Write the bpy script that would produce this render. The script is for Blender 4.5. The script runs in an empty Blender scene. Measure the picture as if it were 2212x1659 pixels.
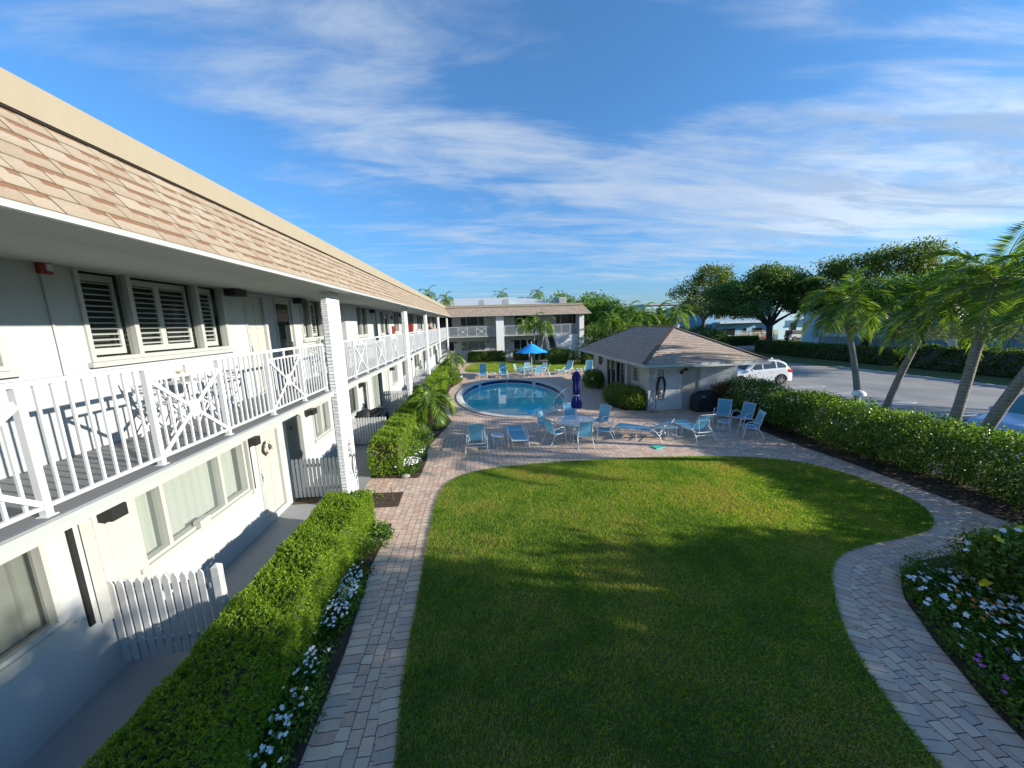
import bpy, bmesh, math, random
import numpy as np
from mathutils import Matrix, Vector, geometry
rad = math.radians
scene = bpy.context.scene
# ---------------------------------------------------------------- camera
def cam_axes(yaw, pitch, roll):
    cy, sy, cp, sp = math.cos(yaw), math.sin(yaw), math.cos(pitch), math.sin(pitch)
    f = Vector((sy*cp, cy*cp, -sp)); r = Vector((cy, -sy, 0)); u = r.cross(f)
    cr, sr = math.cos(roll), math.sin(roll)
    return cr*r + sr*u, -sr*r + cr*u, f
r_, u_, f_ = cam_axes(rad(5.06), rad(9.67), rad(-1.676))
cd = bpy.data.cameras.new('camera'); cam = bpy.data.objects.new('camera', cd)
scene.collection.objects.link(cam)
cam.matrix_world = Matrix(((r_.x, u_.x, -f_.x, 0), (r_.y, u_.y, -f_.y, 0), (r_.z, u_.z, -f_.z, 4.6), (0, 0, 0, 1)))
cd.sensor_width = 36; cd.lens = 777.9/2212*36; cd.clip_start = 0.05; cd.clip_end = 3000
scene.camera = cam
# ---------------------------------------------------------------- light
SUN = Vector((1.0, -0.35, 0.345)).normalized()
ELEV = math.asin(SUN.z); AZ = math.atan2(SUN.x, SUN.y)      # azimuth from +Y clockwise
ld = bpy.data.lights.new('sun', 'SUN'); ld.energy = 3.1; ld.angle = rad(0.6); ld.color = (1.0, 0.92, 0.79)
sun = bpy.data.objects.new('sun', ld); scene.collection.objects.link(sun)
sun.rotation_euler = SUN.to_track_quat('Z', 'Y').to_euler(); sun.location = (30, -10, 20)
w = bpy.data.worlds.new('World'); scene.world = w; w.use_nodes = True
nt = w.node_tree; nt.nodes.clear()
def N(t, ty, **kw):
    n = t.nodes.new(ty)
    for k, v in kw.items(): setattr(n, k, v)
    return n
def sky_nodes():
    L = nt.links.new
    out = N(nt, 'ShaderNodeOutputWorld'); bg = N(nt, 'ShaderNodeBackground'); bg.inputs[1].default_value = 0.15
    sky = N(nt, 'ShaderNodeTexSky', sky_type='NISHITA', sun_disc=False)
    sky.sun_elevation = ELEV; sky.sun_rotation = AZ; sky.air_density = 1.0; sky.dust_density = 0.4; sky.ozone_density = 2.2
    tc = N(nt, 'ShaderNodeTexCoord')
    sep = N(nt, 'ShaderNodeSeparateXYZ'); L(tc.outputs['Generated'], sep.inputs[0])
    def math_(op, a, b=None, c=None):
        m = N(nt, 'ShaderNodeMath', operation=op)
        for i, v in enumerate((a, b, c)):
            if v is None: continue
            if isinstance(v, (int, float)): m.inputs[i].default_value = v
            else: L(v, m.inputs[i])
        return m.outputs[0]
    zz = math_('ADD', math_('MAXIMUM', sep.outputs[2], 0.0), 0.12)
    px = math_('DIVIDE', sep.outputs[0], zz); py = math_('DIVIDE', sep.outputs[1], zz)
    cmb = N(nt, 'ShaderNodeCombineXYZ'); L(px, cmb.inputs[0]); L(py, cmb.inputs[1])
    def noise(scale, det, rot, sc, dist=0.0, rough=0.55, off=(0, 0, 0)):
        mp = N(nt, 'ShaderNodeMapping'); mp.inputs['Rotation'].default_value = (0, 0, rad(rot))
        mp.inputs['Scale'].default_value = sc; mp.inputs['Location'].default_value = off
        L(cmb.outputs[0], mp.inputs[0])
        n = N(nt, 'ShaderNodeTexNoise'); n.inputs['Scale'].default_value = scale; n.inputs['Detail'].default_value = det
        n.inputs['Roughness'].default_value = rough; n.inputs['Distortion'].default_value = dist
        L(mp.outputs[0], n.inputs['Vector']); return n.outputs['Fac']
    big = noise(0.55, 3, 25, (1, 1, 1), 0.6, 0.5, (SKYOFF[0], SKYOFF[1], 0))
    wisp = noise(1.1, 9, 20, (0.45, 1.6, 1), 1.3, 0.62, (2.3, 1.1, 0))
    fine = noise(3.0, 8, 35, (0.5, 1.8, 1), 0.8, 0.6, (5, 3, 0))
    wc = N(nt, 'ShaderNodeTexNoise'); wc.inputs['Scale'].default_value = 1.3; wc.inputs['Detail'].default_value = 5; L(cmb.outputs[0], wc.inputs['Vector'])
    wv = N(nt, 'ShaderNodeVectorMath', operation='MULTIPLY_ADD'); sb = N(nt, 'ShaderNodeVectorMath', operation='SUBTRACT'); L(wc.outputs['Color'], sb.inputs[0]); sb.inputs[1].default_value = (.5, .5, .5)
    L(sb.outputs[0], wv.inputs[0]); wv.inputs[1].default_value = (.75, .75, 0); L(cmb.outputs[0], wv.inputs[2])
    tot = 0.0
    for bx, by, br, ba in ((-.70, 1.20, .45, .25), (-.40, 1.70, .45, .55), (.12, 1.80, .36, .70), (.80, 2.0, .42, .60), (.1, 2.55, .55, .30), (2.35, 1.75, .90, .95), (1.40, 1.2, .55, .35), (1.9, 2.8, 1.2, .75), (.55, 1.40, .30, -.6), (-1.6, 1.7, .70, -.8), (.1, 1.0, .4, -.4), (-.2, 3.6, .9, .1)):
        ds = N(nt, 'ShaderNodeVectorMath', operation='DISTANCE'); L(wv.outputs[0], ds.inputs[0]); ds.inputs[1].default_value = (bx, by, 0)
        q = N(nt, 'ShaderNodeMapRange', interpolation_type='SMOOTHSTEP'); L(ds.outputs['Value'], q.inputs[0]); q.inputs[1].default_value = br*1.7; q.inputs[2].default_value = 0.0; q.inputs[3].default_value = 0; q.inputs[4].default_value = ba
        tot = math_('ADD', q.outputs[0], tot)
    a = math_('MULTIPLY_ADD', wisp, 2.7, math_('MULTIPLY_ADD', fine, 1.9, tot))
    a = math_('MULTIPLY_ADD', big, 0.4, a)
    mr = N(nt, 'ShaderNodeMapRange', interpolation_type='SMOOTHSTEP'); L(a, mr.inputs[0])
    mr.inputs[1].default_value = 2.35; mr.inputs[2].default_value = 3.85; mr.inputs[3].default_value = 0.05; mr.inputs[4].default_value = 0.78
    # eastern clouds: brighter tops with grey bellies
    gr = N(nt, 'ShaderNodeMapRange', interpolation_type='SMOOTHSTEP'); L(noise(1.7, 7, 30, (0.5, 1.5, 1), 1.0, 0.6, (9, 4, 0)), gr.inputs[0]); gr.inputs[1].default_value = .42; gr.inputs[2].default_value = .60
    es = N(nt, 'ShaderNodeMapRange', interpolation_type='SMOOTHSTEP'); L(sep.outputs[0], es.inputs[0]); es.inputs[1].default_value = .45; es.inputs[2].default_value = .85
    east = N(nt, 'ShaderNodeMix', data_type='RGBA'); L(gr.outputs[0], east.inputs[0]); east.inputs[6].default_value = (1.15, 1.4, 1.75, 1); east.inputs[7].default_value = (2.2, 2.4, 2.55, 1)
    ccol = N(nt, 'ShaderNodeMix', data_type='RGBA'); L(es.outputs[0], ccol.inputs[0]); ccol.inputs[6].default_value = CLOUD; L(east.outputs[2], ccol.inputs[7])
    mix = N(nt, 'ShaderNodeMix', data_type='RGBA'); L(mr.outputs[0], mix.inputs[0])
    tint = N(nt, 'ShaderNodeMix', data_type='RGBA', blend_type='MULTIPLY'); tint.inputs[0].default_value = 1
    L(sky.outputs[0], tint.inputs[6]); tint.inputs[7].default_value = SKYTINT
    hz = math_('POWER', math_('SUBTRACT', 1.0, math_('MAXIMUM', sep.outputs[2], 0.0)), 5.0)
    hv = math_('MULTIPLY_ADD', hz, -0.46, 1.0)
    hc = N(nt, 'ShaderNodeCombineXYZ'); L(math_('MULTIPLY_ADD', hz, -0.12, 1.0), hc.inputs[0]); L(hv, hc.inputs[1]); L(math_('MULTIPLY_ADD', hz, -0.40, 1.0), hc.inputs[2])
    t2 = N(nt, 'ShaderNodeMix', data_type='RGBA', blend_type='MULTIPLY'); t2.inputs[0].default_value = 1; L(tint.outputs[2], t2.inputs[6]); L(hc.outputs[0], t2.inputs[7])
    L(t2.outputs[2], mix.inputs[6]); L(ccol.outputs[2], mix.inputs[7])
    L(mix.outputs[2], bg.inputs[0]); L(bg.outputs[0], out.inputs[0])
SKYOFF = (0.3, 0.9); SKYTINT = (0.19, 0.42, 0.60, 1); CLOUD = (1.50, 1.74, 2.08, 1)
sky_nodes()
vs = scene.view_settings; vs.view_transform = 'Standard'; vs.look = 'None'; vs.exposure = 1.45; vs.gamma = 1; vs.use_curve_mapping = False
try:
    scene.cycles.max_bounces = 7; scene.cycles.diffuse_bounces = 3; scene.cycles.glossy_bounces = 3
    scene.cycles.transparent_max_bounces = 12; scene.cycles.transmission_bounces = 4
    scene.cycles.use_denoising = True; scene.cycles.caustics_reflective = False; scene.cycles.caustics_refractive = False
except Exception: pass
RNG = np.random.default_rng(7); random.seed(7)
# ---------------------------------------------------------------- materials
MATS = {}
def newmat(name):
    m = bpy.data.materials.new(name); m.use_nodes = True; t = m.node_tree
    b = t.nodes['Principled BSDF']; MATS[name] = m
    return m, t, b
def setv(sock, v):
    sock.default_value = v
def ramp(t, fac, stops):
    r = N(t, 'ShaderNodeValToRGB'); e = r.color_ramp.elements
    e[0].position, e[0].color = stops[0][0], (*stops[0][1], 1); e[1].position, e[1].color = stops[-1][0], (*stops[-1][1], 1)
    for p, c in stops[1:-1]:
        x = e.new(p); x.color = (*c, 1)
    t.links.new(fac, r.inputs[0]); return r.outputs[0]
def texco(t, kind='Object', scale=(1, 1, 1), rot=(0, 0, 0), loc=(0, 0, 0)):
    tc = N(t, 'ShaderNodeTexCoord'); mp = N(t, 'ShaderNodeMapping')
    mp.inputs['Scale'].default_value = scale; mp.inputs['Rotation'].default_value = rot; mp.inputs['Location'].default_value = loc
    t.links.new(tc.outputs[kind], mp.inputs[0]); return mp.outputs[0]
def geo_pos(t):
    return N(t, 'ShaderNodeNewGeometry').outputs['Position']
def noise(t, vec, scale, det=4, rough=0.5, dist=0.0):
    n = N(t, 'ShaderNodeTexNoise'); n.inputs['Scale'].default_value = scale; n.inputs['Detail'].default_value = det
    n.inputs['Roughness'].default_value = rough; n.inputs['Distortion'].default_value = dist
    t.links.new(vec, n.inputs['Vector']); return n.outputs['Fac']
def bump(t, b, h, strength=0.3, dist=0.01):
    bp = N(t, 'ShaderNodeBump'); bp.inputs['Strength'].default_value = strength; bp.inputs['Distance'].default_value = dist
    t.links.new(h, bp.inputs['Height']); t.links.new(bp.outputs[0], b.inputs['Normal']); return bp
def mixc(t, fac, a, b_, blend='MIX'):
    m = N(t, 'ShaderNodeMix', data_type='RGBA', blend_type=blend)
    for i, v in ((0, fac), (6, a), (7, b_)):
        if isinstance(v, (int, float)): m.inputs[i].default_value = v
        elif isinstance(v, tuple): m.inputs[i].default_value = (*v, 1) if len(v) == 3 else v
        else: t.links.new(v, m.inputs[i])
    return m.outputs[2]
def paint(name, col, rough=0.5, var=0.08, scale=3.0, bs=0.0, bscale=200, metal=0.0, spec=0.5):
    m, t, b = newmat(name)
    p = geo_pos(t); n = noise(t, p, scale, 6, 0.6)
    c = mixc(t, n, tuple(x*(1-var) for x in col), tuple(min(1, x*(1+var)) for x in col))
    t.links.new(c, b.inputs['Base Color']); b.inputs['Roughness'].default_value = rough; b.inputs['Metallic'].default_value = metal
    b.inputs['Specular IOR Level'].default_value = spec
    if bs: bump(t, b, noise(t, p, bscale, 3), bs, 0.004)
    return m
paint('stucco', (0.52, 0.53, 0.50), 0.85, 0.05, 1.2, 0.25, 60)
paint('stucco_blue', (0.20, 0.42, 0.62), 0.85, 0.05, 1.2)
paint('stucco_pale', (0.50, 0.68, 0.74), 0.85, 0.05, 1.2)
paint('ceiling', (0.42, 0.44, 0.42), 0.9, 0.04, 1.5)
paint('white_paint', (0.58, 0.60, 0.62), 0.35, 0.03, 4)
paint('frame_white', (0.42, 0.43, 0.41), 0.4, 0.03, 4)
paint('door_white', (0.43, 0.435, 0.40), 0.45, 0.03, 3)
paint('door_grey', (0.42, 0.47, 0.52), 0.5, 0.04, 3)
paint('picket', (0.52, 0.53, 0.53), 0.55, 0.06, 5)
paint('furn_white', (0.68, 0.69, 0.70), 0.35, 0.04, 8)
paint('fascia_tan', (0.50, 0.42, 0.29), 0.5, 0.04, 0.8)
paint('fascia_grey', (0.38, 0.40, 0.39), 0.5, 0.04, 1)
paint('gutter_white', (0.5, 0.51, 0.5), 0.4, 0.03, 2)
paint('black_metal', (0.02, 0.02, 0.022), 0.45, 0.2, 10)
paint('dark_gap', (0.01, 0.01, 0.01), 0.9, 0.1, 3)
paint('chrome', (0.7, 0.72, 0.74), 0.18, 0.03, 3, metal=1.0)
paint('red_alarm', (0.26, 0.03, 0.02), 0.4, 0.15, 12)
paint('concrete_walk', (0.30, 0.31, 0.32), 0.8, 0.18, 1.6, 0.2, 90)
paint('balcony_floor', (0.155, 0.165, 0.18), 0.55, 0.15, 2.0, 0.15, 90)
paint('concrete_light', (0.50, 0.49, 0.46), 0.85, 0.12, 2.5, 0.2, 80)
paint('coping', (0.50, 0.49, 0.45), 0.75, 0.12, 2.2, 0.25, 50)
paint('tile_navy', (0.012, 0.02, 0.14), 0.15, 0.5, 9)
paint('plaster_blue', (0.30, 0.55, 0.62), 0.8, 0.06, 1)
paint('line_white', (0.70, 0.71, 0.70), 0.7, 0.15, 4)
paint('canvas_navy', (0.010, 0.016, 0.16), 0.8, 0.25, 14, 0.2, 200)
paint('canvas_blue', (0.01, 0.30, 0.72), 0.75, 0.10, 5, 0.2, 200)
paint('cover_black', (0.018, 0.02, 0.026), 0.62, 0.25, 9, 0.35, 14)
paint('skin', (0.45, 0.25, 0.17), 0.5, 0.06, 20)
paint('shirt_dark', (0.03, 0.02, 0.025), 0.85, 0.2, 20)
paint('cloth_grey', (0.25, 0.24, 0.22), 0.85, 0.1, 20)
paint('rubber', (0.018, 0.018, 0.02), 0.6, 0.1, 10)
paint('alloy', (0.55, 0.56, 0.58), 0.25, 0.05, 10, metal=0.9)
paint('plastic_dark', (0.03, 0.032, 0.035), 0.5, 0.1, 10)
paint('lamp_red', (0.40, 0.01, 0.015), 0.15, 0.05, 10)
paint('cart_red', (0.45, 0.04, 0.02), 0.3, 0.05, 10)
paint('hose_black', (0.015, 0.016, 0.02), 0.35, 0.1, 10)
paint('ac_grey', (0.42, 0.42, 0.42), 0.5, 0.1, 6)
paint('roof_white', (0.50, 0.52, 0.53), 0.6, 0.05, 1)
paint('mat_brown', (0.10, 0.07, 0.03), 0.95, 0.6, 9)
paint('teal_rubber', (0.05, 0.50, 0.38), 0.6, 0.1, 6)
paint('shell_cream', (0.72, 0.64, 0.50), 0.6, 0.25, 40)
paint('stone_grey', (0.28, 0.27, 0.25), 0.85, 0.2, 6, 0.3, 40)
paint('sign_tan', (0.55, 0.45, 0.38), 0.6, 0.1, 8)
paint('stair_dark', (0.03, 0.035, 0.05), 0.7, 0.15, 4)
paint('petal_white', (0.82, 0.82, 0.80), 0.6, 0.03, 30)
paint('petal_yellow', (0.80, 0.62, 0.02), 0.6, 0.05, 30)
paint('petal_orange', (0.65, 0.20, 0.02), 0.6, 0.05, 30)
paint('petal_purple', (0.45, 0.08, 0.42), 0.6, 0.05, 30)
paint('petal_pink', (0.72, 0.55, 0.50), 0.6, 0.10, 30)
paint('palm_stalk', (0.42, 0.40, 0.16), 0.8, 0.2, 20)
paint('white_car', (0.62, 0.63, 0.64), 0.18, 0.01, 2)
paint('blue_car', (0.42, 0.55, 0.70), 0.22, 0.02, 2, metal=0.3)
paint('teal_car', (0.03, 0.25, 0.52), 0.25, 0.02, 2)

def mat_streak(name, col):
    m, t, b = newmat(name); p = geo_pos(t); mp = N(t, 'ShaderNodeMapping'); mp.inputs['Scale'].default_value = (5, 5, 0.45); t.links.new(p, mp.inputs[0])
    s1 = noise(t, mp.outputs[0], 1.0, 6, 0.65); s2 = noise(t, p, 0.9, 5, 0.6); s3 = noise(t, p, 14, 4, 0.7)
    c = mixc(t, ramp(t, s1, [(0.42, (0, 0, 0)), (0.70, (1, 1, 1))]), col, tuple(x*0.86 for x in col)); c = mixc(t, s2, c, tuple(x*1.07 for x in col)); c = mixc(t, 0.25, c, mixc(t, s3, tuple(x*0.85 for x in col), tuple(x*1.12 for x in col)))
    t.links.new(c, b.inputs['Base Color']); b.inputs['Roughness'].default_value = 0.85; bump(t, b, noise(t, p, 60, 3), 0.25, 0.004)
mat_streak('stucco', (0.42, 0.44, 0.445)); mat_streak('ceiling', (0.40, 0.42, 0.40)); mat_streak('fascia_tan', (0.31, 0.265, 0.19))
def mat_soil():
    m, t, b = newmat('soil'); p = geo_pos(t)
    n = noise(t, p, 28, 8, 0.7); c = ramp(t, n, [(0.3, (0.02, 0.012, 0.008)), (0.55, (0.07, 0.045, 0.03)), (0.75, (0.16, 0.11, 0.07))])
    t.links.new(c, b.inputs['Base Color']); b.inputs['Roughness'].default_value = 0.95; bump(t, b, n, 1.0, 0.04)
mat_soil()
def mat_grassbase():
    m, t, b = newmat('turf'); p = geo_pos(t)
    n = noise(t, p, 0.9, 5, 0.6); n2 = noise(t, p, 30, 6, 0.7)
    c = mixc(t, n, (0.07, 0.12, 0.02), (0.15, 0.17, 0.04)); c = mixc(t, n2, c, (0.17, 0.14, 0.055)); c = mixc(t, 0.55, c, mixc(t, n2, (0.02, 0.05, 0.006), (0.09, 0.14, 0.03)))
    t.links.new(c, b.inputs['Base Color']); b.inputs['Roughness'].default_value = 0.9; bump(t, b, n2, 0.8, 0.03)
mat_grassbase()
def mat_leaf(name, stops, rough=0.5, trans=0.42, patch=None, transcol=None):
    m, t, b = newmat(name)
    g = N(t, 'ShaderNodeNewGeometry'); nz = noise(t, g.outputs['Position'], patch[0] if patch else 1.5, 3, 0.6)
    if patch:
        nb = noise(t, g.outputs['Position'], 2.6, 5, 0.65, 0.8); q = N(t, 'ShaderNodeMath', operation='MULTIPLY_ADD'); t.links.new(nb, q.inputs[0]); q.inputs[1].default_value = 0.55; t.links.new(nz, q.inputs[2])
        mr = N(t, 'ShaderNodeMapRange'); t.links.new(q.outputs[0], mr.inputs[0]); mr.inputs[1].default_value = 0.58; mr.inputs[2].default_value = 0.98; nz = mr.outputs[0]
    a = N(t, 'ShaderNodeMath', operation='MULTIPLY_ADD'); t.links.new(nz, a.inputs[0]); a.inputs[1].default_value = patch[1] if patch else 0.5
    mu = N(t, 'ShaderNodeMath', operation='MULTIPLY_ADD'); t.links.new(g.outputs['Random Per Island'], mu.inputs[0]); mu.inputs[1].default_value = 0.75
    mu.inputs[2].default_value = -0.15 if not patch else -0.5*patch[1]+0.10
    t.links.new(mu.outputs[0], a.inputs[2])
    c = ramp(t, a.outputs[0], stops); t.links.new(c, b.inputs['Base Color']); b.inputs['Roughness'].default_value = rough
    b.inputs['Specular IOR Level'].default_value = 0.35
    tr = N(t, 'ShaderNodeBsdfTranslucent'); hs = mixc(t, 1.0, c, transcol or (1.7, 1.7, 0.6), 'MULTIPLY'); t.links.new(hs, tr.inputs[0])
    mx = N(t, 'ShaderNodeMixShader'); mx.inputs[0].default_value = trans
    t.links.new(b.outputs[0], mx.inputs[1]); t.links.new(tr.outputs[0], mx.inputs[2])
    t.links.new(mx.outputs[0], t.nodes['Material Output'].inputs[0])
mat_leaf('grass_blade', [(0.0, (0.077, 0.173, 0.016)), (0.30, (0.143, 0.275, 0.024)), (0.55, (0.249, 0.373, 0.038)), (0.75, (0.404, 0.421, 0.086)), (0.9, (0.523, 0.400, 0.162)), (1.0, (0.404, 0.227, 0.108))], 0.55, 0.5, (0.55, 0.62))
mat_leaf('hedge_leaf', [(0.0, (0.026, 0.072, 0.010)), (0.4, (0.065, 0.156, 0.016)), (0.8, (0.130, 0.234, 0.021)), (1.0, (0.221, 0.286, 0.026))], 0.42, 0.3)
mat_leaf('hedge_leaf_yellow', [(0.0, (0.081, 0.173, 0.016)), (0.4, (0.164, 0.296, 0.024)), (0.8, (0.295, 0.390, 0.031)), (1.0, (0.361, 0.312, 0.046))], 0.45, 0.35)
mat_leaf('bush_leaf', [(0.0, (0.032, 0.075, 0.015)), (0.5, (0.072, 0.163, 0.022)), (1.0, (0.201, 0.288, 0.031))], 0.38, 0.3)
mat_leaf('bush_leaf_light', [(0.0, (0.045, 0.095, 0.014)), (0.5, (0.104, 0.189, 0.027)), (1.0, (0.297, 0.324, 0.041))], 0.38, 0.3)
mat_leaf('tree_dark', [(0.0, (0.040, 0.076, 0.024)), (0.5, (0.085, 0.163, 0.034)), (1.0, (0.195, 0.250, 0.043))], 0.5, 0.25)
mat_leaf('tree_mid', [(0.0, (0.042, 0.106, 0.021)), (0.5, (0.105, 0.222, 0.034)), (1.0, (0.233, 0.338, 0.043))], 0.5, 0.3)
mat_leaf('tree_olive', [(0.0, (0.045, 0.075, 0.015)), (0.5, (0.10, 0.15, 0.025)), (1.0, (0.22, 0.27, 0.045))], 0.5, 0.3)
mat_leaf('palm_leaf', [(0.0, (0.053, 0.115, 0.024)), (0.5, (0.117, 0.231, 0.032)), (0.85, (0.291, 0.368, 0.046)), (1.0, (0.583, 0.438, 0.093))], 0.35, 0.3)
mat_leaf('palm_light', [(0.0, (0.06, 0.14, 0.02)), (0.5, (0.14, 0.26, 0.03)), (0.85, (0.28, 0.36, 0.05)), (1.0, (0.42, 0.40, 0.08))], 0.35, 0.35)
mat_leaf('palm_yellow', [(0.0, (0.10, 0.14, 0.01)), (0.5, (0.22, 0.24, 0.02)), (1.0, (0.38, 0.32, 0.03))], 0.4, 0.35)
mat_leaf('palm_flower', [(0.0, (0.22, 0.24, 0.10)), (0.5, (0.36, 0.38, 0.18)), (1.0, (0.50, 0.50, 0.30))], 0.6, 0.3, None, (1.1, 1.1, .8))
mat_leaf('leaf_reddish', [(0.0, (0.06, 0.03, 0.015)), (0.5, (0.12, 0.05, 0.03)), (1.0, (0.16, 0.10, 0.04))], 0.5, 0.3)
mat_leaf('straw', [(0.0, (0.22, 0.17, 0.05)), (1.0, (0.5, 0.42, 0.12))], 0.6, 0.3)
def mat_bark(name, c1, c2, ringscale=0):
    m, t, b = newmat(name); v = texco(t, 'Object')
    n = noise(t, v, 9, 6, 0.65)
    h = n
    if ringscale:
        wv = N(t, 'ShaderNodeTexWave', wave_type='BANDS', bands_direction='Z'); wv.inputs['Scale'].default_value = ringscale; wv.inputs['Distortion'].default_value = 1.2
        t.links.new(v, wv.inputs[0]); ad = N(t, 'ShaderNodeMath', operation='MULTIPLY_ADD'); t.links.new(wv.outputs['Fac'], ad.inputs[0]); ad.inputs[1].default_value = 0.18; t.links.new(n, ad.inputs[2]); h = ad.outputs[0]
    t.links.new(ramp(t, h, [(0.3, c1), (0.8, c2)]), b.inputs['Base Color']); b.inputs['Roughness'].default_value = 0.9; bump(t, b, h, 0.7, 0.03)
mat_bark('bark', (0.03, 0.024, 0.018), (0.12, 0.10, 0.08)); mat_bark('bark_light', (0.10, 0.08, 0.06), (0.28, 0.24, 0.19))
mat_bark('palm_bark', (0.12, 0.11, 0.095), (0.30, 0.28, 0.25), 3.2); mat_bark('palm_shaft', (0.10, 0.15, 0.04), (0.24, 0.26, 0.10), 0.6)
mat_bark('palm_bark_tan', (0.22, 0.13, 0.05), (0.42, 0.30, 0.13), 4.0)
def mat_asphalt():
    m, t, b = newmat('asphalt'); p = geo_pos(t); n = noise(t, p, 60, 6, 0.7); n2 = noise(t, p, 0.35, 5, 0.6)
    c = mixc(t, ramp(t, n2, [(0.35, (0, 0, 0)), (0.62, (1, 1, 1))]), (0.19, 0.188, 0.18), (0.34, 0.325, 0.30)); n4 = noise(t, p, 1.4, 6, 0.7); c = mixc(t, ramp(t, n4, [(0.60, (0, 0, 0)), (0.72, (.55, .55, .55))]), c, (0.09, 0.09, 0.09)); c = mixc(t, 0.35, c, ramp(t, n, [(0.35, (0.10, 0.10, 0.10)), (0.7, (0.36, 0.35, 0.33))]))
    t.links.new(c, b.inputs['Base Color']); b.inputs['Roughness'].default_value = 0.85; bump(t, b, n, 0.4, 0.01)
mat_asphalt()
def mat_paver(name, uv=False, bw=0.19, rh=0.152, rot=0.0, offset=0.5, lighten=1.0):
    m, t, b = newmat(name)
    if uv:
        v = texco(t, 'UV')
    else:
        v = N(t, 'ShaderNodeMapping'); v.inputs['Rotation'].default_value = (0, 0, rot); t.links.new(geo_pos(t), v.inputs[0]); v = v.outputs[0]
    wob = N(t, 'ShaderNodeTexNoise'); wob.inputs['Scale'].default_value = 5.0; wob.inputs['Detail'].default_value = 2; t.links.new(v, wob.inputs['Vector'])
    sb = N(t, 'ShaderNodeVectorMath', operation='SUBTRACT'); t.links.new(wob.outputs['Color'], sb.inputs[0]); sb.inputs[1].default_value = (0.5, 0.5, 0.5)
    scv = N(t, 'ShaderNodeVectorMath', operation='MULTIPLY_ADD'); t.links.new(sb.outputs[0], scv.inputs[0]); scv.inputs[1].default_value = (0.045, 0.045, 0); t.links.new(v, scv.inputs[2])
    br = N(t, 'ShaderNodeTexBrick'); t.links.new(scv.outputs[0], br.inputs['Vector'])
    br.offset = offset; br.squash = 0.82 if not uv else 1.0; br.squash_frequency = 3
    for k, x in (('Scale', 1.0), ('Mortar Size', 0.0055), ('Mortar Smooth', 0.25), ('Bias', 0.0), ('Brick Width', bw), ('Row Height', rh)): br.inputs[k].default_value = x
    br.inputs['Color1'].default_value = (0, 0, 0, 1); br.inputs['Color2'].default_value = (1, 1, 1, 1); br.inputs['Mortar'].default_value = (0.5, 0.5, 0.5, 1)
    L = lighten
    c = ramp(t, br.outputs['Color'], [(0.0, (0.31*L, 0.175*L, 0.120*L)), (0.22, (0.43*L, 0.29*L, 0.205*L)), (0.40, (0.26*L, 0.215*L, 0.185*L)), (0.55, (0.47*L, 0.35*L, 0.24*L)), (0.78, (0.39*L, 0.25*L, 0.18*L)), (1.0, (0.50*L, 0.40*L, 0.28*L))])
    p = geo_pos(t); n = noise(t, p, 9, 7, 0.65); n3 = noise(t, p, 70, 4, 0.7)
    c = mixc(t, 0.30, c, ramp(t, n, [(0.3, (0.28, 0.23, 0.21)), (0.5, (0.58, 0.42, 0.34)), (0.72, (0.75, 0.58, 0.45))]))
    c = mixc(t, 0.22, c, ramp(t, n3, [(0.35, (0.10, 0.09, 0.085)), (0.65, (0.55, 0.46, 0.38))]))
    mort = ramp(t, noise(t, p, 2.0, 3), [(0.3, (0.035, 0.028, 0.022)), (0.6, (0.09, 0.07, 0.045)), (0.75, (0.05, 0.065, 0.02))])
    c = mixc(t, br.outputs['Fac'], c, mort)
    t.links.new(c, b.inputs['Base Color']); b.inputs['Roughness'].default_value = 0.8
    inv = N(t, 'ShaderNodeMath', operation='SUBTRACT'); inv.inputs[0].default_value = 1.0; t.links.new(br.outputs['Fac'], inv.inputs[1])
    ad = N(t, 'ShaderNodeMath', operation='MULTIPLY_ADD'); t.links.new(n3, ad.inputs[0]); ad.inputs[1].default_value = 0.25; t.links.new(inv.outputs[0], ad.inputs[2])
    bump(t, b, ad.outputs[0], 0.7, 0.008)
mat_paver('paver', rot=rad(90), lighten=1.75); mat_paver('paver_deck', rot=rad(0), bw=0.24, rh=0.16); mat_paver('paver_edge', uv=True, bw=0.14, rh=0.5, offset=0.0, lighten=1.75)
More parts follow.
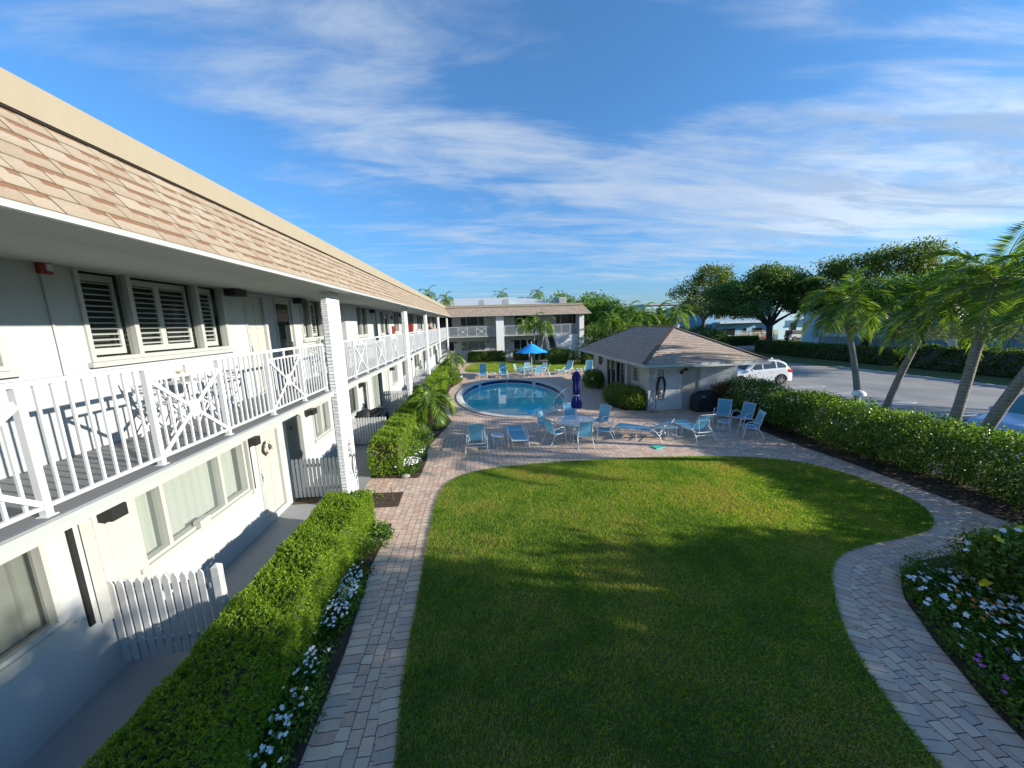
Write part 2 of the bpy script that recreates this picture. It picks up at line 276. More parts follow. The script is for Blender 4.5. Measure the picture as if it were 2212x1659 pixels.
def mat_shingle(name, base, light, band, bandamt=0.62):
    m, t, b = newmat(name)
    g = N(t, 'ShaderNodeNewGeometry'); p = g.outputs['Position']; rnd = g.outputs['Random Per Island']
    uv = N(t, 'ShaderNodeUVMap'); sep = N(t, 'ShaderNodeSeparateXYZ'); t.links.new(uv.outputs[0], sep.inputs[0])
    n = noise(t, p, 45, 5, 0.75); n2 = noise(t, p, 4, 4, 0.6); n5 = noise(t, p, 25, 4, 0.6)
    c = mixc(t, rnd, base, light); c = mixc(t, 0.35, c, ramp(t, n, [(0.3, tuple(x*0.62 for x in base)), (0.7, tuple(min(1, x*1.25) for x in light))]))
    c = mixc(t, n2, c, mixc(t, 0.12, c, (0.8, 0.8, 0.75)))
    th = N(t, 'ShaderNodeMath', operation='MULTIPLY_ADD'); t.links.new(n5, th.inputs[0]); th.inputs[1].default_value = 0.30; t.links.new(sep.outputs[1], th.inputs[2])
    gt = N(t, 'ShaderNodeMath', operation='GREATER_THAN'); t.links.new(th.outputs[0], gt.inputs[0]); gt.inputs[1].default_value = 0.86
    gx = N(t, 'ShaderNodeMath', operation='GREATER_THAN'); t.links.new(sep.outputs[0], gx.inputs[0]); 
    fr = N(t, 'ShaderNodeMath', operation='FRACT'); ml = N(t, 'ShaderNodeMath', operation='MULTIPLY'); t.links.new(rnd, ml.inputs[0]); ml.inputs[1].default_value = 17.3; t.links.new(ml.outputs[0], fr.inputs[0])
    sc_ = N(t, 'ShaderNodeMath', operation='MULTIPLY'); t.links.new(fr.outputs[0], sc_.inputs[0]); sc_.inputs[1].default_value = 0.7; t.links.new(sc_.outputs[0], gx.inputs[1])
    mm = N(t, 'ShaderNodeMath', operation='MULTIPLY'); t.links.new(gt.outputs[0], mm.inputs[0]); t.links.new(gx.outputs[0], mm.inputs[1])
    m2 = N(t, 'ShaderNodeMath', operation='MULTIPLY'); t.links.new(mm.outputs[0], m2.inputs[0]); m2.inputs[1].default_value = bandamt
    c = mixc(t, m2.outputs[0], c, band)
    e1 = N(t, 'ShaderNodeMath', operation='LESS_THAN'); t.links.new(sep.outputs[0], e1.inputs[0]); e1.inputs[1].default_value = 0.04
    e2 = N(t, 'ShaderNodeMath', operation='LESS_THAN'); t.links.new(sep.outputs[1], e2.inputs[0]); e2.inputs[1].default_value = 0.05
    e3 = N(t, 'ShaderNodeMath', operation='MAXIMUM'); t.links.new(e1.outputs[0], e3.inputs[0]); t.links.new(e2.outputs[0], e3.inputs[1])
    c = mixc(t, e1.outputs[0], mixc(t, e2.outputs[0], c, tuple(x*0.72 for x in base)), tuple(x*0.42 for x in base))
    t.links.new(c, b.inputs['Base Color']); b.inputs['Roughness'].default_value = 0.92; bump(t, b, n, 0.35, 0.006)
mat_shingle('shingle_tan', (0.232, 0.165, 0.106), (0.324, 0.268, 0.197), (0.176, 0.081, 0.035), 0.85)
mat_shingle('shingle_brown', (0.331, 0.248, 0.193), (0.460, 0.359, 0.285), (0.138, 0.092, 0.064), 0.75)
def mat_sling():
    m, t, b = newmat('sling_blue'); p = texco(t, 'Object'); n = noise(t, p, 6, 3)
    c = mixc(t, n, (0.10, 0.36, 0.56), (0.14, 0.43, 0.62)); t.links.new(c, b.inputs['Base Color']); b.inputs['Roughness'].default_value = 0.6
    tr = N(t, 'ShaderNodeBsdfTranslucent'); tr.inputs[0].default_value = (0.22, 0.55, 0.66, 1)
    mx = N(t, 'ShaderNodeMixShader'); mx.inputs[0].default_value = 0.30; t.links.new(b.outputs[0], mx.inputs[1]); t.links.new(tr.outputs[0], mx.inputs[2])
    t.links.new(mx.outputs[0], t.nodes['Material Output'].inputs[0])
mat_sling()
def mat_glass(name, tint, trans, rough=0.03):
    m, t, b = newmat(name); setv(b.inputs['Base Color'], (*tint, 1)); setv(b.inputs['Roughness'], rough)
    tr = N(t, 'ShaderNodeBsdfTransparent'); tr.inputs[0].default_value = (*[min(1, x*0.2+0.93) for x in tint], 1)
    lw = N(t, 'ShaderNodeLayerWeight'); pw = N(t, 'ShaderNodeMath', operation='POWER'); t.links.new(lw.outputs['Facing'], pw.inputs[0]); pw.inputs[1].default_value = 4.0
    mx = N(t, 'ShaderNodeMixShader'); mm = N(t, 'ShaderNodeMath', operation='MULTIPLY_ADD'); mm.inputs[1].default_value = -trans*.8; mm.inputs[2].default_value = trans
    t.links.new(pw.outputs[0], mm.inputs[0]); t.links.new(mm.outputs[0], mx.inputs[0])
    t.links.new(b.outputs[0], mx.inputs[1]); t.links.new(tr.outputs[0], mx.inputs[2]); t.links.new(mx.outputs[0], t.nodes['Material Output'].inputs[0])
mat_glass('glass_dark', (0.02, 0.03, 0.03), 0.35); mat_glass('glass_shade', (0.05, 0.06, 0.055), 0.45); mat_glass('glass_shutter', (0.03, 0.045, 0.04), 0.82); mat_glass('glass_curtain', (0.20, 0.24, 0.22), 0.60)
mat_glass('glass_table', (0.20, 0.42, 0.55), 0.45, 0.12); mat_glass('glass_car', (0.02, 0.04, 0.05), 0.25); mat_glass('glass_carblue', (0.10, 0.28, 0.33), 0.15)
paint('room_dark', (0.03, 0.035, 0.035), 0.9, 0.2, 2); paint('curtain', (0.60, 0.64, 0.58), 0.85, 0.06, 6); paint('shutter_white', (0.66, 0.68, 0.66), 0.5, 0.04, 5)
def mat_screen():
    m, t, b = newmat('screen_grey'); setv(b.inputs['Base Color'], (0.16, 0.17, 0.16, 1)); setv(b.inputs['Roughness'], 0.35)
mat_screen()
def mat_water():
    m, t, b = newmat('pool_water'); p = geo_pos(t); n = noise(t, p, 0.35, 2)
    c = mixc(t, n, (0.10, 0.66, 0.62), (0.03, 0.45, 0.56)); t.links.new(c, b.inputs['Base Color']); b.inputs['Roughness'].default_value = 0.02; b.inputs['IOR'].default_value = 1.33
    bump(t, b, noise(t, p, 1.6, 2), 0.05, 0.03)
    tr = N(t, 'ShaderNodeBsdfTransparent'); tr.inputs[0].default_value = (0.25, 0.75, 0.80, 1)
    fr = N(t, 'ShaderNodeFresnel'); fr.inputs[0].default_value = 1.33
    mx = N(t, 'ShaderNodeMixShader'); mm = N(t, 'ShaderNodeMath', operation='MULTIPLY_ADD'); mm.inputs[1].default_value = -0.35; mm.inputs[2].default_value = 0.35
    t.links.new(fr.outputs[0], mm.inputs[0]); t.links.new(mm.outputs[0], mx.inputs[0])
    t.links.new(b.outputs[0], mx.inputs[1]); t.links.new(tr.outputs[0], mx.inputs[2]); t.links.new(mx.outputs[0], t.nodes['Material Output'].inputs[0])
mat_water()
def mat_brickwall():
    m, t, b = newmat('brick_white'); g = N(t, 'ShaderNodeNewGeometry'); sp = N(t, 'ShaderNodeSeparateXYZ'); t.links.new(g.outputs['Position'], sp.inputs[0])
    ad = N(t, 'ShaderNodeMath', operation='ADD'); t.links.new(sp.outputs[0], ad.inputs[0]); t.links.new(sp.outputs[1], ad.inputs[1])
    cb = N(t, 'ShaderNodeCombineXYZ'); t.links.new(ad.outputs[0], cb.inputs[0]); t.links.new(sp.outputs[2], cb.inputs[1])
    br = N(t, 'ShaderNodeTexBrick'); t.links.new(cb.outputs[0], br.inputs['Vector'])
    for k, x in (('Scale', 1.0), ('Mortar Size', 0.006), ('Mortar Smooth', 0.3), ('Brick Width', 0.21), ('Row Height', 0.083)): br.inputs[k].default_value = x
    br.inputs['Color1'].default_value = (0.68, 0.70, 0.72, 1); br.inputs['Color2'].default_value = (0.76, 0.78, 0.79, 1); br.inputs['Mortar'].default_value = (0.38, 0.40, 0.42, 1)
    t.links.new(br.outputs['Color'], b.inputs['Base Color']); b.inputs['Roughness'].default_value = 0.7
    inv = N(t, 'ShaderNodeMath', operation='SUBTRACT'); inv.inputs[0].default_value = 1.0; t.links.new(br.outputs['Fac'], inv.inputs[1]); bump(t, b, inv.outputs[0], 0.9, 0.012)
mat_brickwall()
# ---------------------------------------------------------------- mesh helpers
COL = scene.collection
def link(name, me, mat=None, parent=None, world=True, smooth=False):
    o = bpy.data.objects.new(name, me); COL.objects.link(o)
    if mat: me.materials.append(MATS[mat] if isinstance(mat, str) else mat)
    if parent is not None:
        if world:
            off = Vector((0, 0, 0)); q = parent
            while q is not None: off += q.location; q = q.parent
            me.transform(Matrix.Translation(-off))
        o.parent = parent
    if smooth and len(me.polygons): me.polygons.foreach_set('use_smooth', [True]*len(me.polygons))
    return o
def raw(name, V, loops, counts, uv=None):
    me = bpy.data.meshes.new(name); V = np.asarray(V, np.float32); loops = np.asarray(loops, np.int32); counts = np.asarray(counts, np.int32)
    me.vertices.add(len(V)); me.vertices.foreach_set('co', V.ravel()); me.loops.add(len(loops)); me.loops.foreach_set('vertex_index', loops)
    me.polygons.add(len(counts)); st = np.concatenate(([0], np.cumsum(counts)[:-1])).astype(np.int32)
    me.polygons.foreach_set('loop_start', st); me.polygons.foreach_set('loop_total', counts)
    if uv is not None:
        l = me.uv_layers.new(name='UVMap'); l.data.foreach_set('uv', np.asarray(uv, np.float32).ravel())
    me.update(calc_edges=True); return me
class M:
    def __init__(s): s.v = []; s.f = []; s.u = []
    def add(s, vs, fs):
        n = len(s.v); s.v += [tuple(p) for p in vs]; s.f += [tuple(i+n for i in f) for f in fs]; return s
    def box(s, x0, x1, y0, y1, z0, z1, fn=None):
        vs = [(x, y, z) for x in (x0, x1) for y in (y0, y1) for z in (z0, z1)]
        if fn: vs = [fn(*p) for p in vs]
        return s.add(vs, [(0, 1, 3, 2), (4, 6, 7, 5), (0, 4, 5, 1), (2, 3, 7, 6), (0, 2, 6, 4), (1, 5, 7, 3)])
    def quad(s, *p): return s.add(p, [tuple(range(len(p)))])
    def bar(s, a, b, w, h=None, up=(0, 0, 1)):
        h = h or w; a = Vector(a); b = Vector(b); d = (b-a).normalized(); sd = d.cross(Vector(up))
        if sd.length < 1e-4: sd = d.cross(Vector((1, 0, 0)))
        sd.normalize(); u = sd.cross(d)
        vs = [p + sd*(i*w/2) + u*(j*h/2) for p in (a, b) for i in (-1, 1) for j in (-1, 1)]
        return s.add(vs, [(0, 1, 3, 2), (4, 6, 7, 5), (0, 4, 5, 1), (2, 3, 7, 6), (0, 2, 6, 4), (1, 5, 7, 3)])
    def tube(s, pts, r, n=8, cap=True):
        pts = [Vector(p) for p in pts]; rs = r if hasattr(r, '__len__') else [r]*len(pts)
        base = len(s.v); prev = None
        for i, p in enumerate(pts):
            d = (pts[min(i+1, len(pts)-1)] - pts[max(i-1, 0)]).normalized()
            if prev is None:
                a = d.cross(Vector((0, 0, 1)));
                if a.length < 0.05: a = d.cross(Vector((1, 0, 0)))
            else: a = prev - d*prev.dot(d)
            a.normalize(); prev = a; b = d.cross(a)
            for k in range(n):
                t = 2*math.pi*k/n; s.v.append(tuple(p + (a*math.cos(t)+b*math.sin(t))*rs[i]))
        for i in range(len(pts)-1):
            for k in range(n):
                q = base+i*n; s.f.append((q+k, q+(k+1) % n, q+n+(k+1) % n, q+n+k))
        if cap:
            s.f.append(tuple(base+k for k in range(n))[::-1]); e = base+(len(pts)-1)*n; s.f.append(tuple(e+k for k in range(n)))
        return s
    def lathe(s, prof, c=(0, 0, 0), n=24, sx=1, sy=1, cap=False):
        b = len(s.v)
        for r, z in prof:
            for k in range(n):
                t = 2*math.pi*k/n; s.v.append((c[0]+r*sx*math.cos(t), c[1]+r*sy*math.sin(t), c[2]+z))
        for i in range(len(prof)-1):
            for k in range(n): q = b+i*n; s.f.append((q+k, q+(k+1) % n, q+n+(k+1) % n, q+n+k))
        if cap: s.f.append(tuple(b+k for k in range(n))[::-1]); e = b+(len(prof)-1)*n; s.f.append(tuple(e+k for k in range(n)))
        return s
    def grid(s, P):
        b = len(s.v); nu = len(P); nv = len(P[0])
        for row in P: s.v += [tuple(p) for p in row]
        for i in range(nu-1):
            for j in range(nv-1): q = b+i*nv+j; s.f.append((q, q+1, q+nv+1, q+nv))
        return s
    def ell(s, c, rx, ry, rz, n=12, m=8):
        P = [[(c[0]+rx*math.sin(math.pi*i/m)*math.cos(2*math.pi*k/n), c[1]+ry*math.sin(math.pi*i/m)*math.sin(2*math.pi*k/n), c[2]+rz*math.cos(math.pi*i/m)) for k in range(n+1)] for i in range(m+1)]
        return s.grid(P)
    def build(s, name, mat, parent=None, world=True, smooth=False, bevel=0):
        me = bpy.data.meshes.new(name); me.from_pydata(s.v, [], s.f); me.update()
        o = link(name, me, mat, parent, world, smooth)
        if smooth:
            bm = bmesh.new(); bm.from_mesh(me); bmesh.ops.remove_doubles(bm, verts=bm.verts, dist=1e-5); bmesh.ops.recalc_face_normals(bm, faces=bm.faces)
            for e in bm.edges:
                if len(e.link_faces) == 2 and e.calc_face_angle(0) > rad(50): e.smooth = False
            bm.to_mesh(me); bm.free()
        else:
            bm = bmesh.new(); bm.from_mesh(me); bmesh.ops.recalc_face_normals(bm, faces=bm.faces); bm.to_mesh(me); bm.free()
        if bevel:
            md = o.modifiers.new('bevel', 'BEVEL'); md.width = bevel; md.segments = 2; md.limit_method = 'ANGLE'
        return o
def tag(o, label=None, cat=None, group=None, kind=None):
    if label: o['label'] = label
    if cat: o['category'] = cat
    if group: o['group'] = group
    if kind: o['kind'] = kind
    return o
def thing(name, loc, label, cat, group=None, rz=0):
    o = bpy.data.objects.new(name, None); COL.objects.link(o); o.location = loc; o.rotation_euler.z = rz; o.empty_display_size = 0.3
    return tag(o, label, cat, group)
def struct(o): o['kind'] = 'structure'; return o
def kids(o): return [c for c in bpy.data.objects if c.parent == o]
def dup(root, loc, rz=0, label=None, group=None, scale=None):
    def cp(o, par):
        c = o.copy(); COL.objects.link(c)
        if par is not None: c.parent = par
        for k in kids(o): cp(k, c)
        return c
    r = cp(root, None); r.location = loc; r.rotation_euler.z = rz
    if label: r['label'] = label
    if group: r['group'] = group
    if scale: r.scale = (scale,)*3
    return r
def sheet(name, outer, z, mat, holes=(), kind=True):
    polys = [[Vector((p[0], p[1], 0)) for p in outer]] + [[Vector((p[0], p[1], 0)) for p in h] for h in holes]
    tris = geometry.tessellate_polygon(polys); vs = [(p.x, p.y, z) for pl in polys for p in pl]
    m = M(); m.add(vs, tris); o = m.build(name, mat)
    me = o.data
    if len(me.polygons) and me.polygons[0].normal.z < 0: me.flip_normals()
    if kind: struct(o)
    return o
def smoothpoly(pts, it=2, closed=True):
    for _ in range(it):
        q = []; n = len(pts)
        for i in range(n if closed else n-1):
            a, b = pts[i], pts[(i+1) % n]; q += [(0.75*a[0]+0.25*b[0], 0.75*a[1]+0.25*b[1]), (0.25*a[0]+0.75*b[0], 0.25*a[1]+0.75*b[1])]
        if not closed: q = [pts[0]]+q+[pts[-1]]
        pts = q
    return pts
def strip(name, pts, w0, w1, z, mat, closed=False):
    """ribbon offset from a polyline, uv in metres"""
    n = len(pts); V = []; S = 0; UV = []
    for i, p in enumerate(pts):
        a = pts[(i-1) % n] if (closed or i > 0) else p; b = pts[(i+1) % n] if (closed or i < n-1) else p
        d = Vector((b[0]-a[0], b[1]-a[1])); d.normalize(); nn = Vector((d.y, -d.x))
        if i: S += math.dist(p, pts[i-1])
        V += [(p[0]+nn.x*w0, p[1]+nn.y*w0, z), (p[0]+nn.x*w1, p[1]+nn.y*w1, z)]; UV.append(S)
    loops = []; uv = []
    rng_ = range(n if closed else n-1)
    for i in rng_:
        j = (i+1) % n; s0 = UV[i]; s1 = UV[j] if j else UV[i]+math.dist(pts[i], pts[0])
        loops += [2*i, 2*i+1, 2*j+1, 2*j]; uv += [(s0, 0.05), (s0, 0.3), (s1, 0.3), (s1, 0.05)]
    me = raw(name, V, loops, [4]*(len(loops)//4), uv); o = link(name, me, mat)
    if me.polygons[0].normal.z < 0: me.flip_normals()
    return struct(o)
def inpoly(P, poly):
    x, y = P[:, 0], P[:, 1]; c = np.zeros(len(P), bool); n = len(poly)
    for i in range(n):
        (x1, y1), (x2, y2) = poly[i], poly[i-1]
        if y1 == y2: continue
        k = ((y1 > y) != (y2 > y)) & (x < (x2-x1)*(y-y1)/(y2-y1)+x1); c ^= k
    return c
def unit(a): return a/np.maximum(np.linalg.norm(a, axis=1, keepdims=True), 1e-9)
def leaves(name, P, D, S, W, mat, parent=None, fold=0.15, droop=0.0, side=None, world=True):
    """one folded diamond leaf per row: base P, direction D, length S, width ratio W"""
    n = len(P); P = np.asarray(P, float); D = unit(np.asarray(D, float)); S = np.broadcast_to(np.asarray(S, float), (n,))[:, None]; W = np.broadcast_to(np.asarray(W, float), (n,))[:, None]
    if side is None: side = RNG.normal(size=(n, 3))
    sd = unit(side - D*(side*D).sum(1, keepdims=True)); nm = np.cross(D, sd)
    mid = P + D*S*0.45; tip = P + D*S; tip[:, 2:] -= droop*S; mid[:, 2:] -= droop*S*0.25
    V = np.stack([P, mid+sd*S*W/2+nm*S*fold*W, tip, mid-sd*S*W/2+nm*S*fold*W], 1).reshape(-1, 3)
    b = np.arange(n)[:, None]*4
    loops = (b+np.array([[0, 1, 2, 0, 2, 3]])).ravel(); me = raw(name, V, loops, np.full(2*n, 3))
    return link(name, me, mat, parent, world)
def joinleaves(sets):
    return [np.concatenate(x) for x in zip(*sets)]
def shell_pts(n, c, r, inner=0.75):
    d = unit(RNG.normal(size=(n, 3))); k = RNG.uniform(inner, 1.0, (n, 1))**1.0
    return np.asarray(c)+d*k*np.asarray(r), d
def tufts(P, Nrm, k, spread=0.9):
    n = len(P); B = np.repeat(P, k, 0); D = np.repeat(unit(Nrm), k, 0) + RNG.normal(size=(n*k, 3))*spread
    return B, D
def crown(name, lobes, nclust, per, size, mat, parent, sig=0.35, w=0.55, inner=0.6, flat=0.6, zcut=None):
    vol = np.array([l[1][0]*l[1][1]+l[1][0]*l[1][2] for l in lobes], float); cnt = (vol/vol.sum()*nclust).astype(int)+1
    Cs = []; Ds = []
    for (c, r), k in zip(lobes, cnt):
        p, d = shell_pts(k, c, r, inner); Cs.append(p); Ds.append(d)
    C = np.concatenate(Cs); D = np.concatenate(Ds)
    if zcut is not None: kk = C[:, 2] > zcut; C = C[kk]; D = D[kk]
    B = np.repeat(C, per, 0) + RNG.normal(size=(len(C)*per, 3))*np.array([sig, sig, sig*flat]); DD = np.repeat(D, per, 0)*0.5+RNG.normal(size=(len(B), 3))*0.8; DD[:, 2] += 0.15
    return leaves(name, B, DD, RNG.uniform(0.7, 1.3, len(B))*size, w, mat, parent)
def limbs(name, base, tips, r0, mat, parent, bend=0.25, fork=0.45, forkz=None):
    """tapered trunk that splits into limbs towards the lobe centres"""
    m = M(); b = Vector(base); cen = Vector([sum(t[i] for t in tips)/len(tips) for i in range(3)])
    f = b.lerp(cen, fork); f.x = b.x+(cen.x-b.x)*0.25; f.y = b.y+(cen.y-b.y)*0.25
    if forkz: f.z = forkz
    m.tube([b, b+Vector((0, 0, 0.15)), b.lerp(f, .5)+Vector((random.uniform(-.1, .1), random.uniform(-.1, .1), 0)), f], [r0*1.35, r0*1.05, r0*.85, r0*.75], 10)
    for t in tips:
        t = Vector(t); mid = f.lerp(t, .5)+Vector((random.uniform(-bend, bend), random.uniform(-bend, bend), random.uniform(-bend, bend)*.5+bend*.6))
        m.tube([f-Vector((0, 0, .1)), f.lerp(mid, .5), mid, t], [r0*.55, r0*.42, r0*.3, r0*.08], 7)
        for _ in range(3):
            q = mid.lerp(t, random.uniform(0, .8)); e = q+Vector((random.uniform(-1, 1), random.uniform(-1, 1), random.uniform(.1, .9)))*((t-f).length*.35)
            m.tube([q, q.lerp(e, .5)+Vector((0, 0, .08)), e], [r0*.2, r0*.13, r0*.03], 5)
    return m.build(name, mat, parent, smooth=True)
def boxhedge(name, x0, x1, y0, y1, z1, mat, label, cat='hedge', dens=650, size=0.05, w=0.22, k=6, rough=0.05, group=None, spread=0.9, z0=0.05, extra=None, core='tree_dark', step=None):
    root = thing(name, ((x0+x1)/2, (y0+y1)/2, 0), label, cat, group)
    m = M(); e = 0.09; m.box(x0+e, x1-e, y0+e, y1-e, z0, z1-e); m.build('branches', 'bark', root)
    m2 = M(); 
    faces = [('top', (x1-x0)*(y1-y0)), ('x0', (y1-y0)*z1), ('x1', (y1-y0)*z1), ('y0', (x1-x0)*z1), ('y1', (x1-x0)*z1)]
    Ps = []; Ns = []
    for nme, ar in faces:
        n = int(ar*dens); a = RNG.random(n); b = RNG.random(n)
        if nme == 'top': P = np.c_[x0+a*(x1-x0), y0+b*(y1-y0), np.full(n, z1)]; Nn = (0, 0, 1)
        elif nme == 'x0': P = np.c_[np.full(n, x0), y0+a*(y1-y0), z0+b*(z1-z0)]; Nn = (-1, 0, .25)
        elif nme == 'x1': P = np.c_[np.full(n, x1), y0+a*(y1-y0), z0+b*(z1-z0)]; Nn = (1, 0, .25)
        elif nme == 'y0': P = np.c_[x0+a*(x1-x0), np.full(n, y0), z0+b*(z1-z0)]; Nn = (0, -1, .25)
        else: P = np.c_[x0+a*(x1-x0), np.full(n, y1), z0+b*(z1-z0)]; Nn = (0, 1, .25)
        Nn = np.array(Nn, float); Ps.append(P - unit(Nn[None])*np.abs(RNG.normal(size=(n, 1)))*rough); Ns.append(np.tile(Nn, (n, 1)))
    P = np.concatenate(Ps); Nn = np.concatenate(Ns)
    # lumpy outline and rounded shoulders
    cx, cy = (x0+x1)/2, (y0+y1)/2
    f = 1 - 0.10*np.clip((P[:, 2]/z1-0.8)/0.2, 0, 1)**2
    P[:, 0] = cx+(P[:, 0]-cx)*f
    lump = np.sin(P[:, 1]*3.1+P[:, 0]*2)*np.sin(P[:, 1]*7.3+P[:, 0]*5+P[:, 2]*4)
    P = P + unit(Nn)*(lump[:, None]*rough*0.9)
    if step: P[:, 2] *= step(P)
    B, D = tufts(P, Nn, k, spread)
    leaves('foliage', B, D, RNG.uniform(.7, 1.35, len(B))*size, w, mat, root)
    if extra: extra(root, P, Nn)
    return root
def blossoms(root, P, Nn, frac, size, mat, name='flowers', k=5, clump=None, lift=0.03):
    if clump:
        nc, rad_ = clump; c = P[RNG.integers(0, len(P), nc)]; d = np.min(np.linalg.norm(P[:, None, :]-c[None], axis=2), axis=1) if len(P)*nc < 4e7 else np.ones(len(P)); idx = np.where(d < rad_)[0]; idx = RNG.choice(idx, min(len(idx), int(len(P)*frac)), replace=False)
    else: idx = RNG.choice(len(P), int(len(P)*frac), replace=False)
    p = P[idx]+unit(Nn[idx])*lift; nn = unit(Nn[idx]+RNG.normal(size=(len(idx), 3))*.35)
    a = unit(np.cross(nn, RNG.normal(size=nn.shape))); b = np.cross(nn, a); B = np.repeat(p, k, 0); D = []
    for j in range(k):
        t = 2*math.pi*j/k; D.append(a*math.cos(t)+b*math.sin(t)+nn*.2)
    D = np.stack(D, 1).reshape(-1, 3)
    return leaves(name, B, D, size*RNG.uniform(.8, 1.2, len(B)), 0.85, mat, root, fold=0.02, side=np.repeat(np.cross(nn, a), k, 0)+np.cross(np.repeat(nn, k, 0), D))
def palm(name, base, top, label, r=0.13, L=2.0, nf=18, nl=34, mat='palm_leaf', trunk='palm_bark', wind=(0, 0), group=None, droop=1.0, shaft=0.7, flowers=True, ll=0.5, seed=1, cat='palm tree', emin=-25, bow=0.0, w=0.075):
    rg = np.random.default_rng(seed); root = thing(name, base, label, cat, group)
    b = Vector(base); t = Vector(top); m = M(); pts = []; rs = []
    for i in range(9):
        s = i/8; p = b.lerp(t, s)+Vector((0, bow*math.sin(s*math.pi), 0)); pts.append(p); rs.append(r*(1.35-0.35*min(1, s*4))*(1-0.25*s))
    m.tube(pts, rs, 12).build('trunk', trunk, root, smooth=True)
    ax = (t-b).normalized(); c = t+ax*shaft
    if shaft: M().tube([t, t+ax*shaft*.3, c, c+ax*.1], [r*.8, r*.9, r*.5, r*.2], 10).build('crownshaft', 'palm_shaft', root, smooth=True)
    Ps = []; Ds = []; Ss = []; Sd = []; rm = M()
    for i in range(nf):
        az = 2.399963*i+rg.uniform(-.2, .2); el = rad(85-(85-emin)*((i+.5)/nf)**0.8); Lf = L*rg.uniform(.85, 1.1)
        d = Vector((math.cos(az)*math.cos(el), math.sin(az)*math.cos(el), math.sin(el))); p = c.copy(); path = [p.copy()]; st = 14
        for k in range(st):
            g = droop*(0.10+0.14*k/st); d = (d+Vector((wind[0], wind[1], 0))*0.07*(k/st)+Vector((0, 0, -g))).normalized(); p = p+d*(Lf/st); path.append(p.copy())
        rm.tube(path, [0.018*(1-j/(st+3))+.002 for j in range(st+1)], 4, cap=False)
        for k in range(nl):
            s = 0.12+0.88*k/nl; q = s*st; i0 = min(int(q), st-1); pp = path[i0].lerp(path[i0+1], q-i0); fd = (path[i0+1]-path[i0]).normalized()
            sdv = fd.cross(Vector((0, 0, 1)))
            if sdv.length < .05: sdv = Vector((math.sin(az), -math.cos(az), 0))
            sdv.normalize(); up = sdv.cross(fd); ln = ll*math.sin(math.pi*(0.12+0.80*s))**0.6*rg.uniform(.85, 1.15)
            for sg in (-1, 1):
                dd = sdv*sg*0.85+fd*(0.45+0.5*s)+up*rg.uniform(.0, .45)+Vector((wind[0], wind[1], 0))*.35
                Ps.append(pp); Ds.append(dd); Ss.append(ln); Sd.append(fd*1.0+up*rg.uniform(-.6, .6))
    fo = leaves('crown', np.array([tuple(p) for p in Ps]), np.array([tuple(p) for p in Ds]), np.array(Ss), w, mat, root, fold=.3, droop=0.30*droop, side=np.array([tuple(p) for p in Sd]))
    rm.build('frond_ribs', 'palm_shaft', fo)
    if flowers:
        n = 900; az = rg.uniform(0, 6.283, n); rr = rg.uniform(.12, .55, n); P = np.c_[np.cos(az)*rr, np.sin(az)*rr, rg.uniform(-.25, .12, n)-rr*.25]+np.array(t)
        leaves('flower_stalks', P, np.c_[np.cos(az), np.sin(az), rg.uniform(-.9, .3, n)], rg.uniform(.08, .2, n), .14, 'palm_flower', root)
    return root
def tabs(name, O, A, U, left, right, rows, h, mat, parent, thick=0.012, wr=(0.14, 0.34)):
    """overlapping dimensional shingle tabs; O origin, A along, U up-slope unit vectors"""
    A = Vector(A).normalized(); U = Vector(U).normalized(); Nn = A.cross(U).normalized()
    if Nn.z < 0: Nn = -Nn
    O = Vector(O); V = []; loops = []; uv = []; k = 0
    for r in range(rows):
        v0 = r*h; v1 = v0+h; a0 = left(v0); a1 = right(v0); b0 = left(v1); b1 = right(v1); x = a0
        while x < a1-1e-4:
            wdt = random.uniform(*wr); xe = min(x+wdt, a1)
            if a1-xe < .07: xe = a1
            s0 = min(max(x, b0), b1); s1 = min(max(xe, b0), b1); th = thick*random.uniform(.8, 1.25)
            P0 = O+A*x+U*v0+Nn*th; P1 = O+A*xe+U*v0+Nn*th; P2 = O+A*s1+U*v1+Nn*.001; P3 = O+A*s0+U*v1+Nn*.001
            Q0 = O+A*x+U*v0; Q1 = O+A*xe+U*v0
            V += [P0, P1, P2, P3, Q0, Q1]; loops += [k, k+1, k+2, k+3, k+4, k+5, k+1, k]; uv += [(0, 0), (1, 0), (1, 1), (0, 1)]+[(0, 0)]*4; k += 6; x = xe
    me = raw(name, [tuple(v) for v in V], loops, [4]*(len(loops)//4), uv); return link(name, me, mat, parent)
# ---------------------------------------------------------------- ground, paving, pool
PC = (2.03, 23.25); PA, PB = 3.62, 6.28
def ellipse(a, b, n=72, c=PC): return [(c[0]+a*math.cos(2*math.pi*i/n), c[1]+b*math.sin(2*math.pi*i/n)) for i in range(n)]
hole = ellipse(PA-0.1, PB-0.1)
sheet('ground', [(-400, -300), (400, -300), (400, 700), (-400, 700)], -0.05, 'turf', [ellipse(PA+.3, PB+.3)])
sheet('paving', [(-3.62, 0.2), (13.0, 0.2), (13.0, 16.9), (13.0, 36.5), (8.0, 46.4), (-5.1, 46.4), (-5.1, 44.0), (-3.62, 42)], 0.0, 'paver', [hole])
sheet('patio_walk', [(-5.2, 0.0), (-3.5, 0.0), (-3.5, 44.2), (-5.2, 44.2)], 0.012, 'concrete_walk')
sheet('patio_walk', [(-5.2, 44.8), (13.2, 44.8), (13.2, 46.5), (-5.2, 46.5)], 0.012, 'concrete_walk')
sheet('parking_lot', [(16.3, -60), (30.7, -60), (30.7, 27.5), (30.2, 31), (29.2, 34), (28.6, 38), (30, 44), (34, 46.3), (80, 46.8), (80, 52), (30, 53), (22, 52), (18.5, 46), (17, 40), (16.3, 34)], -0.03, 'asphalt')
